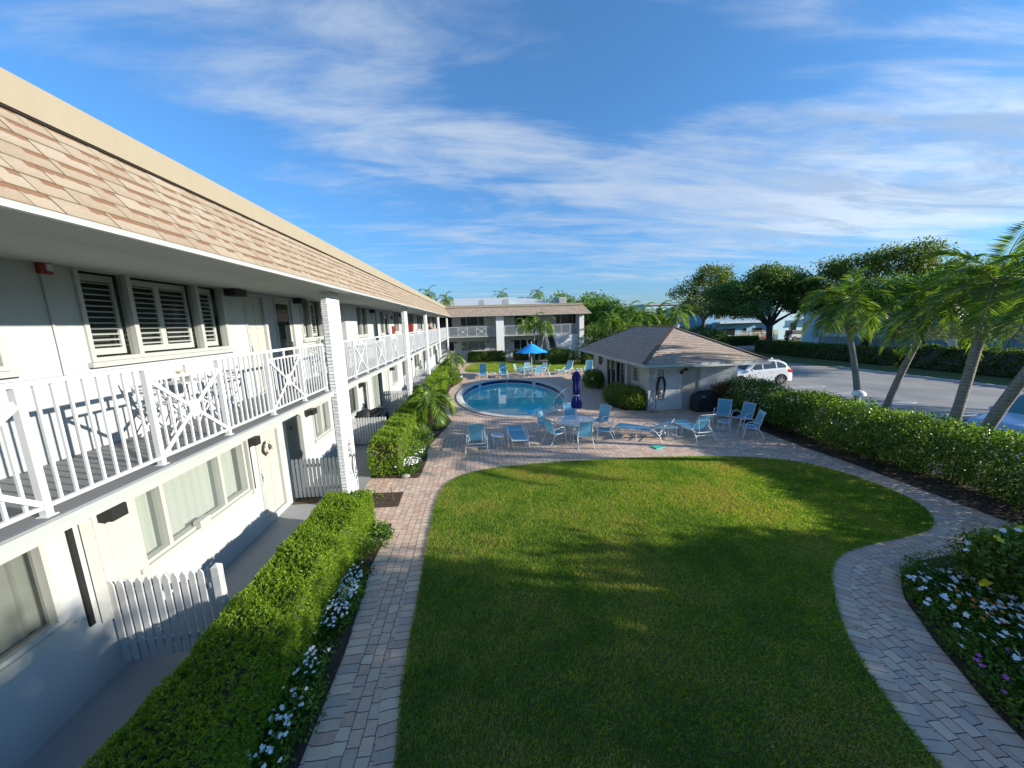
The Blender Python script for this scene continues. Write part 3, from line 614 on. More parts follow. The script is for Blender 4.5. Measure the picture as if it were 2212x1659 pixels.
struct(M().box(16.12, 16.3, -60, 34, -.1, .09).build('kerb', 'concrete_light')); struct(M().box(30.7, 30.85, -60, 28.3, -.1, .08).build('kerb', 'concrete_light'))
m = M()
for yc in (20.95, 18.55, 16.05, 13.75, 11.3, 8.4):
    for s in (-1, 1): m.quad((16.6, yc+s*.19-.045, -.026), (21.8, yc+s*.19-.045, -.026), (21.8, yc+s*.19+.045, -.026), (16.6, yc+s*.19+.045, -.026))
    for s in (-1, 1): m.quad((21.8, yc+s*.19-.045, -.0258), (22.25, yc-.045, -.0258), (22.25, yc+.045, -.0258), (21.8, yc+s*.19+.045, -.0258))
m.quad((24.0, 30.2, -.026), (30.5, 28.7, -.026), (30.5, 28.85, -.026), (24.0, 30.35, -.026))
struct(m.build('parking_lines', 'line_white'))
LAWN = [(-1.02, 0.6), (-1.04, 3.18), (-1.17, 3.96), (-1.19, 4.63), (-1.21, 5.51), (-1.25, 6.76), (-1.29, 8.17), (-1.27, 9.5), (-1.0, 10.27), (-0.38, 10.75), (0.81, 11.04), (3.11, 11.1), (5.46, 11.02), (7.6, 10.75), (9.09, 10.38), (10.1, 9.73), (10.48, 8.7), (10.55, 7.62), (10.28, 6.92), (9.77, 6.39), (9.19, 6.12), (8.28, 5.99), (7.42, 5.88), (6.7, 5.68), (6.19, 5.35), (5.62, 4.74), (5.15, 4.16), (4.82, 3.56), (4.61, 3.02), (4.49, 2.55), (4.3, .6)]
LAWN = smoothpoly(LAWN, 2)
sheet('lawn', LAWN, 0.02, 'turf')
strip('paving_border', LAWN, 0.0, -0.25, 0.005, 'paver_edge', True)
FL = smoothpoly([(-1.5, 36.5), (-1.3, 35), (-0.2, 34.0), (2, 33.2), (7.1, 32.8), (10.2, 33.2), (12.5, 33.6), (12.5, 39.0), (9, 39.6), (7, 40.3), (4.5, 42.9), (1, 43.2), (-0.5, 42.6), (-1.3, 40)], 2)
sheet('lawn', FL, 0.02, 'turf'); strip('paving_border', FL, 0.0, -0.25, 0.005, 'paver_edge', True)
sheet('soil_bed', [(-3.5, .3), (-2.1, .3), (-2.1, 4.6), (-2.18, 5.6), (-2.27, 6.5), (-2.22, 8.06), (-3.5, 8.04)], 0.016, 'soil')
sheet('soil_bed', [(-3.5, 8.92), (-2.25, 8.88), (-2.28, 9.7), (-3.5, 9.78)], 0.014, 'soil')
sheet('soil_bed', [(-3.5, 10.8), (-2.5, 10.65), (-2.0, 10.6), (-1.95, 12), (-2.1, 13.3), (-1.8, 15), (-1.45, 17), (-2.2, 19.5), (-2.2, 26), (-1.5, 29.2), (-1.55, 31), (-2.5, 33.5), (-2.3, 37), (-3.5, 41)], 0.014, 'soil')
RB = smoothpoly([(9.6, 5.15), (8.98, 5.34), (8.43, 5.41), (7.74, 5.28), (7.19, 5.02), (6.68, 4.58), (6.44, 4.18), (6.19, 3.81), (6.01, 3.44), (5.79, 3.06), (5.6, 2.5), (5.4, 1.2), (10, 1.0), (10.3, 3.5)], 2)
sheet('soil_bed', RB, 0.014, 'soil'); strip('paving_border', RB, 0.0, 0.25, 0.005, 'paver_edge', True)
strip('paving_border', smoothpoly([(-2.1, .4), (-2.08, 3.7), (-2.11, 4.6), (-2.18, 5.64), (-2.29, 6.6), (-2.23, 8.05)], 1, False), 0.02, 0.27, 0.004, 'paver_edge')
sheet('soil_bed', smoothpoly([(11.35, -2), (11.3, 6), (11.35, 9), (11.15, 11.5), (11.2, 13.2), (11.5, 15.2), (11.7, 16.6), (14, 17.2), (14.6, 10), (14.6, -2)], 1), 0.012, 'soil')
sheet('soil_bed', [(6.9, 18.4), (7.3, 17.3), (8.35, 17.1), (8.35, 20.2), (7.3, 20.4)], 0.012, 'soil')
# pool
pl = thing('swimming_pool', (PC[0], PC[1], 0), 'oval swimming pool with a pale coping and a navy tile band', 'swimming pool')
def ring(a0, b0, z0, a1, b1, z1, m, n=96):
    P = [[(PC[0]+a*math.cos(2*math.pi*i/n), PC[1]+b*math.sin(2*math.pi*i/n), z) for i in range(n+1)] for a, b, z in ((a0, b0, z0), (a1, b1, z1))]; m.grid(P)
m = M(); ring(PA, PB, -.05, PA, PB, .05, m); ring(PA, PB, .05, PA-.36, PB-.36, .05, m); ring(PA-.36, PB-.36, .05, PA-.40, PB-.40, .02, m); ring(PA-.40, PB-.40, .02, PA-.38, PB-.38, -.05, m); m.build('coping', 'coping', pl, smooth=True)
m = M(); ring(PA-.38, PB-.38, -.04, PA-.385, PB-.385, -.26, m); m.build('tile_band', 'tile_navy', pl)
m = M(); ring(PA-.37, PB-.37, -.255, PA-.43, PB-.43, -.262, m); ring(PA-.43, PB-.43, -.262, PA-.43, PB-.43, -.30, m); m.build('tile_trim', 'white_paint', pl)
m = M(); ring(PA-.43, PB-.43, -.30, PA-.70, PB-.70, -.42, m); ring(PA-.70, PB-.70, -.42, PA-.72, PB-.72, -1.2, m); ring(PA-.72, PB-.72, -1.2, PA-1.6, PB-1.8, -1.9, m); ring(PA-1.6, PB-1.8, -1.9, .01, .01, -2.2, m); m.build('basin', 'plaster_blue', pl, smooth=True)
m = M(); m.add([(PC[0]+(PA-.40)*math.cos(2*math.pi*i/96), PC[1]+(PB-.40)*math.sin(2*math.pi*i/96), -.31) for i in range(96)], [tuple(range(96))]); m.build('water', 'pool_water', pl)
for a in (131, 48): 
    t = rad(a); x, y = PC[0]+(PA-.385)*math.cos(t), PC[1]+(PB-.385)*math.sin(t); d = Vector((-math.cos(t), -math.sin(t)*.8, 0)).normalized(); s = Vector((-d.y, d.x, 0))
    m = M(); c0 = Vector((x, y, -.15))+d*.03; m.bar(c0-s*.16, c0+s*.16, .04, .2); m.build('depth_marker', 'white_paint', pl)
def rail_ladder(c, dirx, label):
    root = thing('pool_ladder', c, label, 'pool ladder'); d = Vector(dirx).normalized(); s = Vector((-d.y, d.x, 0))
    for k in (-.28, .28):
        o = Vector(c)+s*k; pts = [o+d*.75+Vector((0, 0, -.9)), o+d*.75+Vector((0, 0, .30)), o+d*.66+Vector((0, 0, .42)), o+d*.2+Vector((0, 0, .82)), o+d*.05+Vector((0, 0, .88)), o+d*(-.08)+Vector((0, 0, .80)), o+d*(-.12)+Vector((0, 0, .6)), o+d*(-.12)+Vector((0, 0, .04))]
        M().tube(pts, .024, 8).build('handrail', 'chrome', root, smooth=True)
    for z in (-.15, -.45, -.72): M().bar(Vector(c)+d*.72+s*-.28+Vector((0, 0, z)), Vector(c)+d*.72+s*.28+Vector((0, 0, z)), .09, .03).build('step', 'chrome', root)
    M().bar(Vector(c)+d*.4+s*-.28+Vector((0, 0, .18)), Vector(c)+d*.4+s*.28+Vector((0, 0, .18)), .03).build('crossbar', 'chrome', root)
    return root
rail_ladder((4.95, 19.55, .0), (-.9, .35, 0), 'chrome three-rail ladder at the near right edge of the pool')
root = thing('pool_handrail', (2.15, 29.3, 0), 'slim chrome grab rail on the far edge of the pool', 'grab rail')
M().tube([(2.15, 29.35, .04), (2.15, 29.3, .75), (2.15, 29.15, .86), (2.15, 28.95, .75), (2.15, 28.8, -.5)], .026, 8).build('handrail', 'chrome', root, smooth=True); M().lathe([(.06, .05), (.06, .07), (.0, .08)], (2.15, 29.35, 0), 12).build('base_flange', 'chrome', root)
# ---------------------------------------------------------------- apartment building
BL = thing('apartment_building', (-5.15, 8, 0), 'long white two-storey apartment block with tan shingled roof and white balconies round the courtyard', 'building')
L1 = lambda u, w, z: (-5.15+w, u, z)
L2 = lambda u, w, z: (u, 46.45-w, z)
FL2 = 3.1
def facade(fn, u0, u1, z0, z1, opens, mat='stucco', name='wall'):
    us = sorted({u0, u1, *[a for o in opens for a in o[:2]]}); zs = sorted({z0, z1, *[a for o in opens for a in o[2:4]]})
    m = M()
    for i in range(len(us)-1):
        for j in range(len(zs)-1):
            uc, zc = (us[i]+us[i+1])/2, (zs[j]+zs[j+1])/2
            if any(o[0] < uc < o[1] and o[2] < zc < o[3] for o in opens): continue
            m.quad(fn(us[i], 0, zs[j]), fn(us[i+1], 0, zs[j]), fn(us[i+1], 0, zs[j+1]), fn(us[i], 0, zs[j+1]))
    for a, b, c, d, *k in opens:
        D = -.16 if k[0] != 'alcove' else -1.0
        m.quad(fn(a, 0, c), fn(a, D, c), fn(a, D, d), fn(a, 0, d)); m.quad(fn(b, 0, c), fn(b, D, c), fn(b, D, d), fn(b, 0, d))
        m.quad(fn(a, 0, d), fn(b, 0, d), fn(b, D, d), fn(a, D, d)); m.quad(fn(a, 0, c), fn(b, 0, c), fn(b, D, c), fn(a, D, c))
    return m.build(name, mat, BL)
def window(fn, a, b, c, d, kind, mull=(), root=None, trim=True, par=None):
    par = par or BL; f = .055; m = M(); W0, W1 = -.10, .03
    w = lambda u, ww, z: fn(u, ww, z)
    bb = lambda x0, x1, z0, z1, w0=W0, w1=W1: m.box(x0, x1, w0, w1, z0, z1, fn)
    bb(a, b, c, c+f); bb(a, b, d-f, d); bb(a, a+f, c+f, d-f); bb(b-f, b, c+f, d-f)
    for mu in mull: bb(mu-.035, mu+.035, c+f, d-f)
    if trim: bb(a-.05, b+.05, c-.07, c-.004, -.05, .07)
    win = m.build('window', 'frame_white', par)
    gm = {'shutter': 'glass_shutter', 'curtain': 'glass_curtain', 'dark': 'glass_dark', 'blind': 'glass_shutter', 'shade': 'glass_shade'}[kind]
    edges = [a+f]+list(mull)+[b-f]
    for i in range(len(edges)-1):
        g = M(); g.quad(fn(edges[i]+.02, -.042, c+f), fn(edges[i+1]-.02, -.042, c+f), fn(edges[i+1]-.02, -.042, d-f), fn(edges[i]+.02, -.042, d-f)); g.build('pane', gm, win)
    back = M(); back.quad(fn(a, -.34, c), fn(b, -.34, c), fn(b, -.34, d), fn(a, -.34, d)); back.quad(fn(a, -.34, c), fn(a, -.1, c), fn(a, -.1, d), fn(a, -.34, d)); back.quad(fn(b, -.34, c), fn(b, -.1, c), fn(b, -.1, d), fn(b, -.34, d))
    back.build('interior', 'room_dark', win)
    if kind == 'shutter':
        s = M(); 
        for i in range(len(edges)-1):
            x0, x1 = edges[i]+.05, edges[i+1]-.05; n = max(1, round((x1-x0)/.55)); pw = (x1-x0)/n
            for q in range(n):
                p0, p1 = x0+q*pw, x0+(q+1)*pw
                s.box(p0, p0+.05, -.17, -.14, c+.08, d-.08, fn); s.box(p1-.05, p1, -.17, -.14, c+.08, d-.08, fn); s.box(p0+.05, p1-.05, -.17, -.14, c+.08, c+.17, fn); s.box(p0+.05, p1-.05, -.17, -.14, d-.17, d-.08, fn)
                z = c+.2
                while z < d-.2:
                    s.add([fn(p0+.05, -.185, z+.012), fn(p1-.05, -.185, z+.012), fn(p1-.05, -.125, z+.0), fn(p0+.05, -.125, z+.0), fn(p0+.05, -.185, z+.024), fn(p1-.05, -.185, z+.024), fn(p1-.05, -.125, z+.012), fn(p0+.05, -.125, z+.012)], [(0, 1, 2, 3), (4, 5, 6, 7), (3, 2, 6, 7), (0, 1, 5, 4)]); z += .078
        s.build('shutter', 'shutter_white', win)
    elif kind in ('curtain', 'blind', 'shade'):
        s = M(); n = int((b-a)/.05); 
        if kind != 'blind':
            P = [[fn(a+(b-a)*i/n, -.2+.006*math.sin(i*1.7)+.008*math.sin(i*.35)+(.03*math.sin(i*2.2) if min(i, n-i) < 5 else 0), z) for z in (c, d)] for i in range(n+1)]; s.grid(P)
        else:
            z = c+.03
            while z < d: s.quad(fn(a+.05, -.17, z), fn(b-.05, -.17, z), fn(b-.05, -.14, z+.03), fn(a+.05, -.14, z+.03)); z += .035
        s.build('curtain' if kind == 'curtain' else 'blind', 'curtain', win)
    return win
def door(fn, a, b, c, d, kind='white', handle='r', num=None):
    m = M(); m.box(a+.05, b-.05, -.09, -.045, c+.02, d-.05, fn)
    if kind == 'white':
        for q in range(3):
            z0 = c+.15+q*(d-c-.25)/3; z1 = z0+(d-c-.25)/3-.1
            for e0, e1 in ((a+.16, (a+b)/2-.04), ((a+b)/2+.04, b-.16)): m.box(e0, e1, -.05, -.035, z0, z1, fn)
    dr = m.build('door', {'white': 'door_white', 'grey': 'door_grey', 'glass': 'frame_white', 'dark': 'screen_grey'}[kind], BL)
    fm = M(); fm.box(a, a+.05, -.1, .02, c, d, fn); fm.box(b-.05, b, -.1, .02, c, d, fn); fm.box(a+.05, b-.05, -.1, .02, d-.05, d, fn); fm.build('door_frame', 'frame_white', dr)
    if kind == 'glass':
        g = M(); g.box(a+.14, b-.14, -.044, -.038, c+.15, d-.16, fn); g.build('pane', 'glass_dark', dr)
    hx = b-.13 if handle == 'r' else a+.13; h = M(); h.box(hx-.02, hx+.02, -.045, -.02, c+.93, c+1.13, fn); h.box(hx-.12, hx+.02, -.02, .0, c+1.02, c+1.045, fn); h.build('handle', 'chrome', dr)
    return dr
def lamp(fn, a, b, c, d):
    m = M(); m.box(a, b, .02, .24, c, d, fn); m.box((a+b)/2-.04, (a+b)/2+.04, 0, .02, c, d, fn); o = m.build('wall_lamp', 'black_metal', BL); return o
# ---- long wing, openings (u = distance along the wall)
UP = [(2.2, 4.42, 4.24, 5.44, 'win', 'shutter', (3.3,)), (5.28, 8.02, 4.24, 5.5, 'win', 'shutter', (6.01, 7.33)), (8.66, 9.44, FL2+.02, 5.42, 'door', 'white', 'l'), (9.86, 10.78, FL2+.02, 5.42, 'door', 'glass', 'r'),
      (11.22, 12.66, 4.28, 5.5, 'win', 'shutter', (11.82,)), (15.45, 17.6, 4.22, 5.5, 'win', 'blind', (16.75,)), (18.5, 19.3, FL2+.02, 5.42, 'door', 'white', 'l'), (19.85, 20.6, 4.2, 5.42, 'win', 'dark', ()), (20.75, 21.75, FL2+.02, 5.42, 'door', 'glass', 'r'),
      (23.05, 24.4, 4.22, 5.5, 'win', 'dark', (23.75,)), (25.0, 25.8, FL2+.02, 5.42, 'door', 'white', 'l'), (26.4, 27.3, FL2+.02, 5.42, 'door', 'glass', 'r'), (28.0, 29.9, 4.22, 5.5, 'win', 'dark', (29,)), (31.6, 34.4, 4.22, 5.5, 'win', 'dark', (32.5, 33.5)),
      (35.2, 36.0, FL2+.02, 5.42, 'door', 'white', 'l'), (36.6, 37.5, FL2+.02, 5.42, 'door', 'glass', 'r'), (38.3, 40.3, 4.22, 5.5, 'win', 'dark', (39.3,)), (41.6, 43.8, 4.22, 5.5, 'win', 'dark', (42.6,))]
LO = [(1.6, 4.3, 1.18, 2.29, 'win', 'shade', ()), (5.32, 7.9, 1.16, 2.28, 'win', 'curtain', (5.86, 7.16)), (8.32, 9.26, .16, 2.22, 'door', 'white', 'l'), (9.58, 10.5, .05, 2.25, 'door', 'dark', 'r'), (11.16, 12.4, 1.2, 2.24, 'win', 'curtain', (11.74,)),
      (13.0, 15.3, 1.15, 2.26, 'win', 'blind', (14.0,)), (16.0, 16.8, .1, 2.22, 'door', 'glass', 'l'), (17.4, 19.2, .5, 2.3, 'win', 'curtain', (18.4,)), (19.9, 20.7, .1, 2.22, 'door', 'white', 'l'), (21.5, 22.9, 1.2, 2.3, 'win', 'curtain', (22.1,)),
      (24.4, 26.4, 1.2, 2.3, 'win', 'dark', (25.4,)), (27.2, 28.0, .1, 2.22, 'door', 'white', 'l'), (29.0, 31.4, 1.2, 2.3, 'win', 'dark', (30.3,)), (32.6, 33.4, .1, 2.22, 'door', 'white', 'l'), (34.4, 36.4, 1.2, 2.3, 'win', 'dark', (35.4,)), (37.8, 39.6, 1.2, 2.3, 'win', 'dark', (38.7,)), (41, 43.4, 1.2, 2.3, 'win', 'dark', (42.2,))]
facade(L1, -6, 46.45, FL2, 5.46, UP); facade(L1, -6, 46.45, -.05, 2.96, LO)
for fn, lst in ((L1, UP), (L1, LO)):
    for a, b, c, d, t, k, x in lst:
        if t == 'win': window(fn, a, b, c, d, k, x)
        else: door(fn, a, b, c, d, k, x)
for a, b, c, d in ((8.08, 8.44, 5.31, 5.44), (10.86, 11.16, 5.31, 5.44), (18.1, 18.34, 5.25, 5.4), (24.6, 24.8, 5.2, 5.36), (28.6, 28.8, 5.56, 5.7), (4.86, 5.08, 2.16, 2.33), (7.98, 8.16, 2.12, 2.30), (10.72, 11.02, 2.1, 2.26), (15.55, 15.8, 2.1, 2.26), (21.0, 21.2, 2.1, 2.26), (26.8, 27.0, 2.1, 2.26), (34.9, 35.1, 5.2, 5.36)): 
    if c < 5.5: lamp(L1, a, b, c, d)
# fire alarm, conduit, extinguisher, folded shutters
m = M(); m.box(4.90, 5.03, .0, .055, 5.335, 5.49, L1); al = m.build('fire_alarm', 'red_alarm', BL); M().box(4.96, 5.02, .054, .075, 5.37, 5.45, L1).build('strobe', 'white_paint', al); M().tube([L1(4.93, .02, 5.36), L1(4.93, .02, 4.4), L1(4.92, .02, 3.1)], .012, 6).build('conduit', 'stucco', al)
M().box(22.35, 22.55, 0, .1, 5.0, 5.2, L1).build('fire_alarm', 'red_alarm', BL); M().box(22.4, 22.6, .0, .14, 4.15, 4.6, L1).build('extinguisher_box', 'red_alarm', BL); M().box(27.6, 27.95, .0, .3, 4.0, 4.75, L1).build('extinguisher_box', 'red_alarm', BL)
m = M(); 
for i in range(9): m.bar(L1(4.68+i*.075, .02+(.07 if i % 2 else 0), 1.55), L1(4.755+i*.075, .02+(0 if i % 2 else .07), 1.55), .012, 1.45)
m.build('folded_shutter', 'frame_white', BL)
M().box(4.54, 4.6, .0, .03, .9, 2.3, L1).build('shutter_track', 'dark_gap', BL); M().box(8.0, 8.1, .0, .03, 1.1, 2.29, L1).build('shutter_track', 'dark_gap', BL); M().box(7.92, 7.965, .0, .09, 1.05, 2.3, L1).build('shutter_track', 'frame_white', BL)
for z in (1.04, ): M().box(5.2, 7.97, .0, .035, z, z+.045, L1).build('shutter_track', 'frame_white', BL); M().box(1.4, 4.42, .0, .05, 1.02, 1.1, L1).build('shutter_track', 'frame_white', BL)
M().box(13.9, 15.2, .0, .32, FL2, 5.46, L1).build('storage_closet', 'stucco', BL)
M().box(6.35, 6.6, .0, .12, 1.17, 1.30, L1).build('window_crank', 'frame_white', BL)
# house number 107
def text(s, size, loc, rot, mat, parent, name='lettering', ext=.003):
    c = bpy.data.curves.new(name, 'FONT'); c.body = s; c.size = size; c.extrude = ext; c.align_x = 'CENTER'; o = bpy.data.objects.new(name, c); COL.objects.link(o)
    dg = bpy.context.evaluated_depsgraph_get(); me = bpy.data.meshes.new_from_object(o.evaluated_get(dg)); bpy.data.objects.remove(o)
    me.transform(Matrix.Translation(loc) @ rot); return link(name, me, mat, parent)
text('107', .11, L1(9.98, -.03, 1.9), Matrix.Rotation(rad(90), 4, 'Z') @ Matrix.Rotation(rad(90), 4, 'X'), 'black_metal', BL, 'door_number')
# slabs, soffits
m = M(); m.box(-5.3, -3.58, -6, 44.9, 2.96, 3.1); m.box(-5.3, 12.7, 44.9, 46.5, 2.96, 3.1); sl = m.build('balcony_slab', 'ceiling', BL)
sheet('balcony_floor', [(-5.15, -6), (-3.60, -6), (-3.60, 44.92), (12.4, 44.92), (12.4, 46.44), (-5.15, 46.44)], 3.104, 'balcony_floor', kind=False).parent = BL
bpy.data.objects['balcony_floor'].location = -BL.location
m = M(); m.box(-3.585, -3.545, -6, 44.85, 3.03, 3.098); m.build('drip_edge', 'fascia_grey', BL)
m = M(); m.box(-5.3, -3.14, -6, 44.0, 5.46, 5.5); m.box(-5.3, 13.9, 44.05, 46.6, 5.46, 5.5); m.build('soffit', 'ceiling', BL)
# roof: mansard + parapet
EX, EZ, TX, TZ = -3.08, 5.50, -3.88, 6.50
YE = 44.02; YT = YE+.8
Lm = math.hypot(TX-EX, TZ-EZ); U1 = ((TX-EX)/Lm, 0, (TZ-EZ)/Lm)
rf = M(); rf.quad((EX, -6, EZ), (EX, YE, EZ), (TX, YT, TZ), (TX, -6, TZ)); rf.quad((EX, YE, EZ), (13.95, YE, EZ), (13.15, YT, TZ), (TX, YT, TZ)); rf.quad((13.95, YE, EZ), (13.95, 47.5, EZ), (13.15, 47.5, TZ), (13.15, YT, TZ))
rf = rf.build('roof', 'shingle_tan', BL)
rows = 7; h = Lm/rows
Nv = Vector(U1).cross(Vector((0, 1, 0)))
tabs('shingles', (EX+.004, -6, EZ+.003), (0, 1, 0), U1, lambda v: 0, lambda v: YE+6+.8*v/Lm, rows, h, 'shingle_tan', rf, .006, (.18, .50))
tabs('shingles', (EX, YE-.004, EZ+.003), (1, 0, 0), (0, (YT-YE)/Lm, (TZ-EZ)/Lm), lambda v: -.8*v/Lm, lambda v: 13.95-EX-.8*v/Lm, rows, h, 'shingle_brown', rf, .012, (.17, .36))
m = M(); m.box(-3.86, -3.83, -6, YT-.08, 6.512, 6.80); m.box(-3.83, 13.1, YT-.12, YT-.08, 6.512, 6.80); m.box(-4.2, -3.861, -6, YT, 6.50, 6.78); m.box(-4.2, 13.1, YT-.079, YT+.3, 6.50, 6.78); m.build('parapet', 'fascia_tan', rf)
M().box(-3.858, -3.842, -6, YT-.1, 6.49, 6.511).build('parapet_gap', 'dark_gap', rf)
sheet('roof_deck', [(-14, -6), (-4.19, -6), (-4.19, 45.1), (13.1, 45.1), (13.1, 54), (-14, 54)], 6.6, 'roof_white', kind=False)
bpy.data.objects['roof_deck'].parent = rf; bpy.data.objects['roof_deck'].location = -BL.location
m = M(); m.box(EX-.02, EX+.03, -6, YE-.05, 5.462, 5.498); m.box(EX+.0, 14, YE-.05, YE+.0, 5.44, 5.498); m.build('fascia', 'fascia_grey', rf); m = M(); m.box(EX-.02, EX+.035, -6, YE-.07, 5.447, 5.46); m.build('drip_edge', 'gutter_white', rf)
M().box(12.9, 13.2, 46.46, 54, 0, 5.46).build('wall', 'stucco', BL)
# brick pillars of the long wing
for i, (y0, y1) in enumerate(((9.0, 9.78), (18.05, 18.75), (25.2, 25.85), (33.2, 33.9), (42.5, 43.2))):
    m = M(); m.box(-3.66, -3.512, y0+.012, y1-.012, 0, 5.46); p = m.build('pillar', 'brick_white', BL)
    m = M(); z = .01; k = 0
    while z < 5.42:
        xs = [-3.645, -3.5] if k % 2 else [-3.645, -3.57, -3.5]
        for q in range(len(xs)-1): m.box(xs[q]+.004+(random.uniform(0, .012) if q == 0 else 0), xs[q+1]-(.004 if q < len(xs)-2 else 0), y0-random.uniform(0, .006), y0+.1, z, z+.066)
        m.box(-3.6, -3.5-random.uniform(0, .004), y0+.101, y1, z, z+.066); z += .081; k += 1
    m.build('brick_facing', 'brick_white', p)
# railings
def railing(pts, kinds, name='balcony_railing'):
    """pts: points along the rail, one section between each pair"""
    m = M(); z0 = 3.1; zt = 4.245; P = [Vector((p[0], p[1], 0)) for p in pts]; Z = Vector((0, 0, 1))
    a, b = P[0], P[-1]; m.bar(a+Z*(zt-.02), b+Z*(zt-.02), .06, .045); m.bar(a+Z*(z0+.09), b+Z*(z0+.09), .045, .03)
    bal = []
    for i, k in enumerate(kinds):
        p, q = P[i], P[i+1]; d = q-p; n = max(2, round(d.length/.122)); top = zt-.04 if k == 'p' else zt-.17
        for j in range(1, n): c = p+d*(j/n); m.bar(c+Z*(z0+.1), c+Z*top, .02, .02)
    r = m.build(name, 'white_paint', BL)
    for p in P: pm = M(); pm.bar(p+Z*(z0), p+Z*(zt-.043), .055, .055); pm.bar(p+Z*(z0), p+Z*(z0+.012), .09, .09); pm.build('post', 'white_paint', r)
    for i, k in enumerate(kinds):
        if k != 'x': continue
        p, q = P[i], P[i+1]; d = (q-p).normalized(); out = Vector((d.y, -d.x, 0)); o = out*.022; e = d*.035
        m = M(); m.bar(p+e+Z*(zt-.165), q-e+Z*(zt-.165), .03, .03); mid = (p+q)/2; m.bar(mid+Z*(zt-.15), mid+Z*(zt-.045), .03, .03)
        for s, t in ((p+e, q-e), (q-e, p+e)): m.bar(s+o+Z*(z0+.12), t+o+Z*(zt-.185), .012, .045)
        c = mid+o*1.3+Z*((z0+zt)/2-.03); m.add([tuple(c+d*x*.085+Z*z*.11+out*y*.006) for x, z in ((-1, -.55), (-.55, -1), (.55, -1), (1, -.55), (1, .55), (.55, 1), (-.55, 1), (-1, .55)) for y in (-1, 1)], [tuple(range(0, 16, 2)), tuple(range(1, 16, 2))]+[(2*i, (2*i+2) % 16, (2*i+3) % 16, 2*i+1) for i in range(8)])
        m.build('cross_panel', 'white_paint', r)
def ys(a, b, n): return [(-3.69, a+(b-a)*i/n) for i in range(n+1)]
railing([(-3.69, y) for y in (-1.45, -.25, .88, 2.04, 3.17, 4.30, 5.43, 6.61, 7.79, 8.9)], 'pxpxpxpxp'); railing(ys(9.85, 18.0, 7), 'pxpxpxp'); railing(ys(18.8, 25.15, 5), 'pxpxp'); railing(ys(25.9, 33.15, 7), 'pxpxpxp'); railing(ys(33.95, 42.45, 7), 'pxpxpxp')
railing([(x, 44.95) for x in (-3.55, -2.45, -1.3, -.2, .95, 2.05)], 'pxpxp'); railing([(x, 44.95) for x in (3.25, 4.7, 5.8, 7.0, 8.1)], 'pxpp'); railing([(x, 44.95) for x in (9.35, 10.4, 11.5, 12.55)], 'ppp')
# ---- far wing
U2 = [(-4.9, -3.2, 4.22, 5.5, 'win', 'dark', ()), (-2.2, .82, 4.35, 5.5, 'win', 'dark', (-1.42, .05)), (1.55, 2.25, FL2+.02, 5.42, 'door', 'white', 'r'), (3.3, 4.05, FL2+.02, 5.42, 'door', 'white', 'r'), (4.6, 7.4, 4.3, 5.5, 'win', 'dark', (5.6, 6.5)), (8.5, 9.3, FL2+.02, 5.42, 'door', 'grey', 'r'), (10.0, 12.9, 4.25, 5.5, 'win', 'dark', (10.65, 12.2))]
O2 = [(-4.2, -3.1, 1.2, 2.45, 'win', 'dark', ()), (-2.25, .82, 1.2, 2.45, 'win', 'blind', (-1.45, .1)), (1.5, 2.2, .1, 2.35, 'door', 'white', 'r'), (3.3, 4.05, .1, 2.4, 'door', 'white', 'r'), (4.5, 7.6, 1.15, 2.42, 'win', 'dark', (5.35, 6.8))]
facade(L2, -5.15, 13.2, FL2, 5.46, U2); facade(L2, -5.15, 13.2, -.05, 2.96, O2)
for lst in (U2, O2):
    for a, b, c, d, t, k, x in lst:
        if t == 'win': window(L2, a, b, c, d, k, x)
        else: door(L2, a, b, c, d, k, x)
for a, c in ((-3.0, 2.2), (1.05, 5.3), (1.1, 2.2), (4.2, 5.3), (4.2, 2.2), (9.7, 5.3)): lamp(L2, a, a+.2, c, c+.2)
M().box(2.2, 3.15, 44.55, 45.0, 0, 5.46).build('pillar', 'brick_white', BL); M().box(12.62, 13.2, 44.6, 46.44, 0, 5.46).build('pillar', 'brick_white', BL)
M().box(9.7, 12.61, 44.9, 46.43, 0, 2.955).build('storage_room', 'brick_white', BL)
M().box(-.9, .9, 45.7, 45.9, .95, 1.1).build('planter_shelf', 'white_paint', BL)
# stair
st = thing('outdoor_staircase', (8.7, 42.8, 0), 'dark stepped outdoor staircase with white railings climbing to the far balcony', 'staircase')
m = M(); ns = 17
for i in range(ns): y = 44.85-i*.26; z = 3.06-i*.18; m.box(8.28, 9.22, y-.28, y, z-.05, z); m.box(8.28, 9.22, y-.01, y, z-.18, z-.05)
m.build('steps', 'stair_dark', st); m = M()
for x in (8.2, 9.26): m.bar((x, 44.9, 2.95), (x, 40.4, -.12+.0), .06, .3, up=(1, 0, 0)) if False else m.add([(x-.03, 44.9, 2.75), (x-.03, 44.9, 3.15), (x-.03, 40.4, .15), (x-.03, 40.9, 0), (x+.03, 44.9, 2.75), (x+.03, 44.9, 3.15), (x+.03, 40.4, .15), (x+.03, 40.9, 0)], [(0, 1, 2, 3), (4, 5, 6, 7), (0, 1, 5, 4), (1, 2, 6, 5), (2, 3, 7, 6), (3, 0, 4, 7)])
m.build('stringer', 'white_paint', st); m = M()
for x in (8.2, 9.26):
    m.tube([(x, 44.9, 4.15), (x, 40.4, 1.05), (x, 40.2, 1.0)], .03, 6)
    for i in range(30): y = 44.8-i*.15; z = 3.05-(44.8-y)*.69; m.bar((x, y, z), (x, y, z+1.02), .02)
m.build('handrail', 'white_paint', st)
m = M()
for i in range(10): m.bar((9.35+i*.13, 40.8, .05), (9.35+i*.13, 40.8, 1.0), .03)
m.bar((9.3, 40.8, 1.0), (10.6, 40.8, 1.0), .05)
m.bar((9.3, 40.8, .15), (10.6, 40.8, .15), .04); m.build('landing_rail', 'white_paint', st)
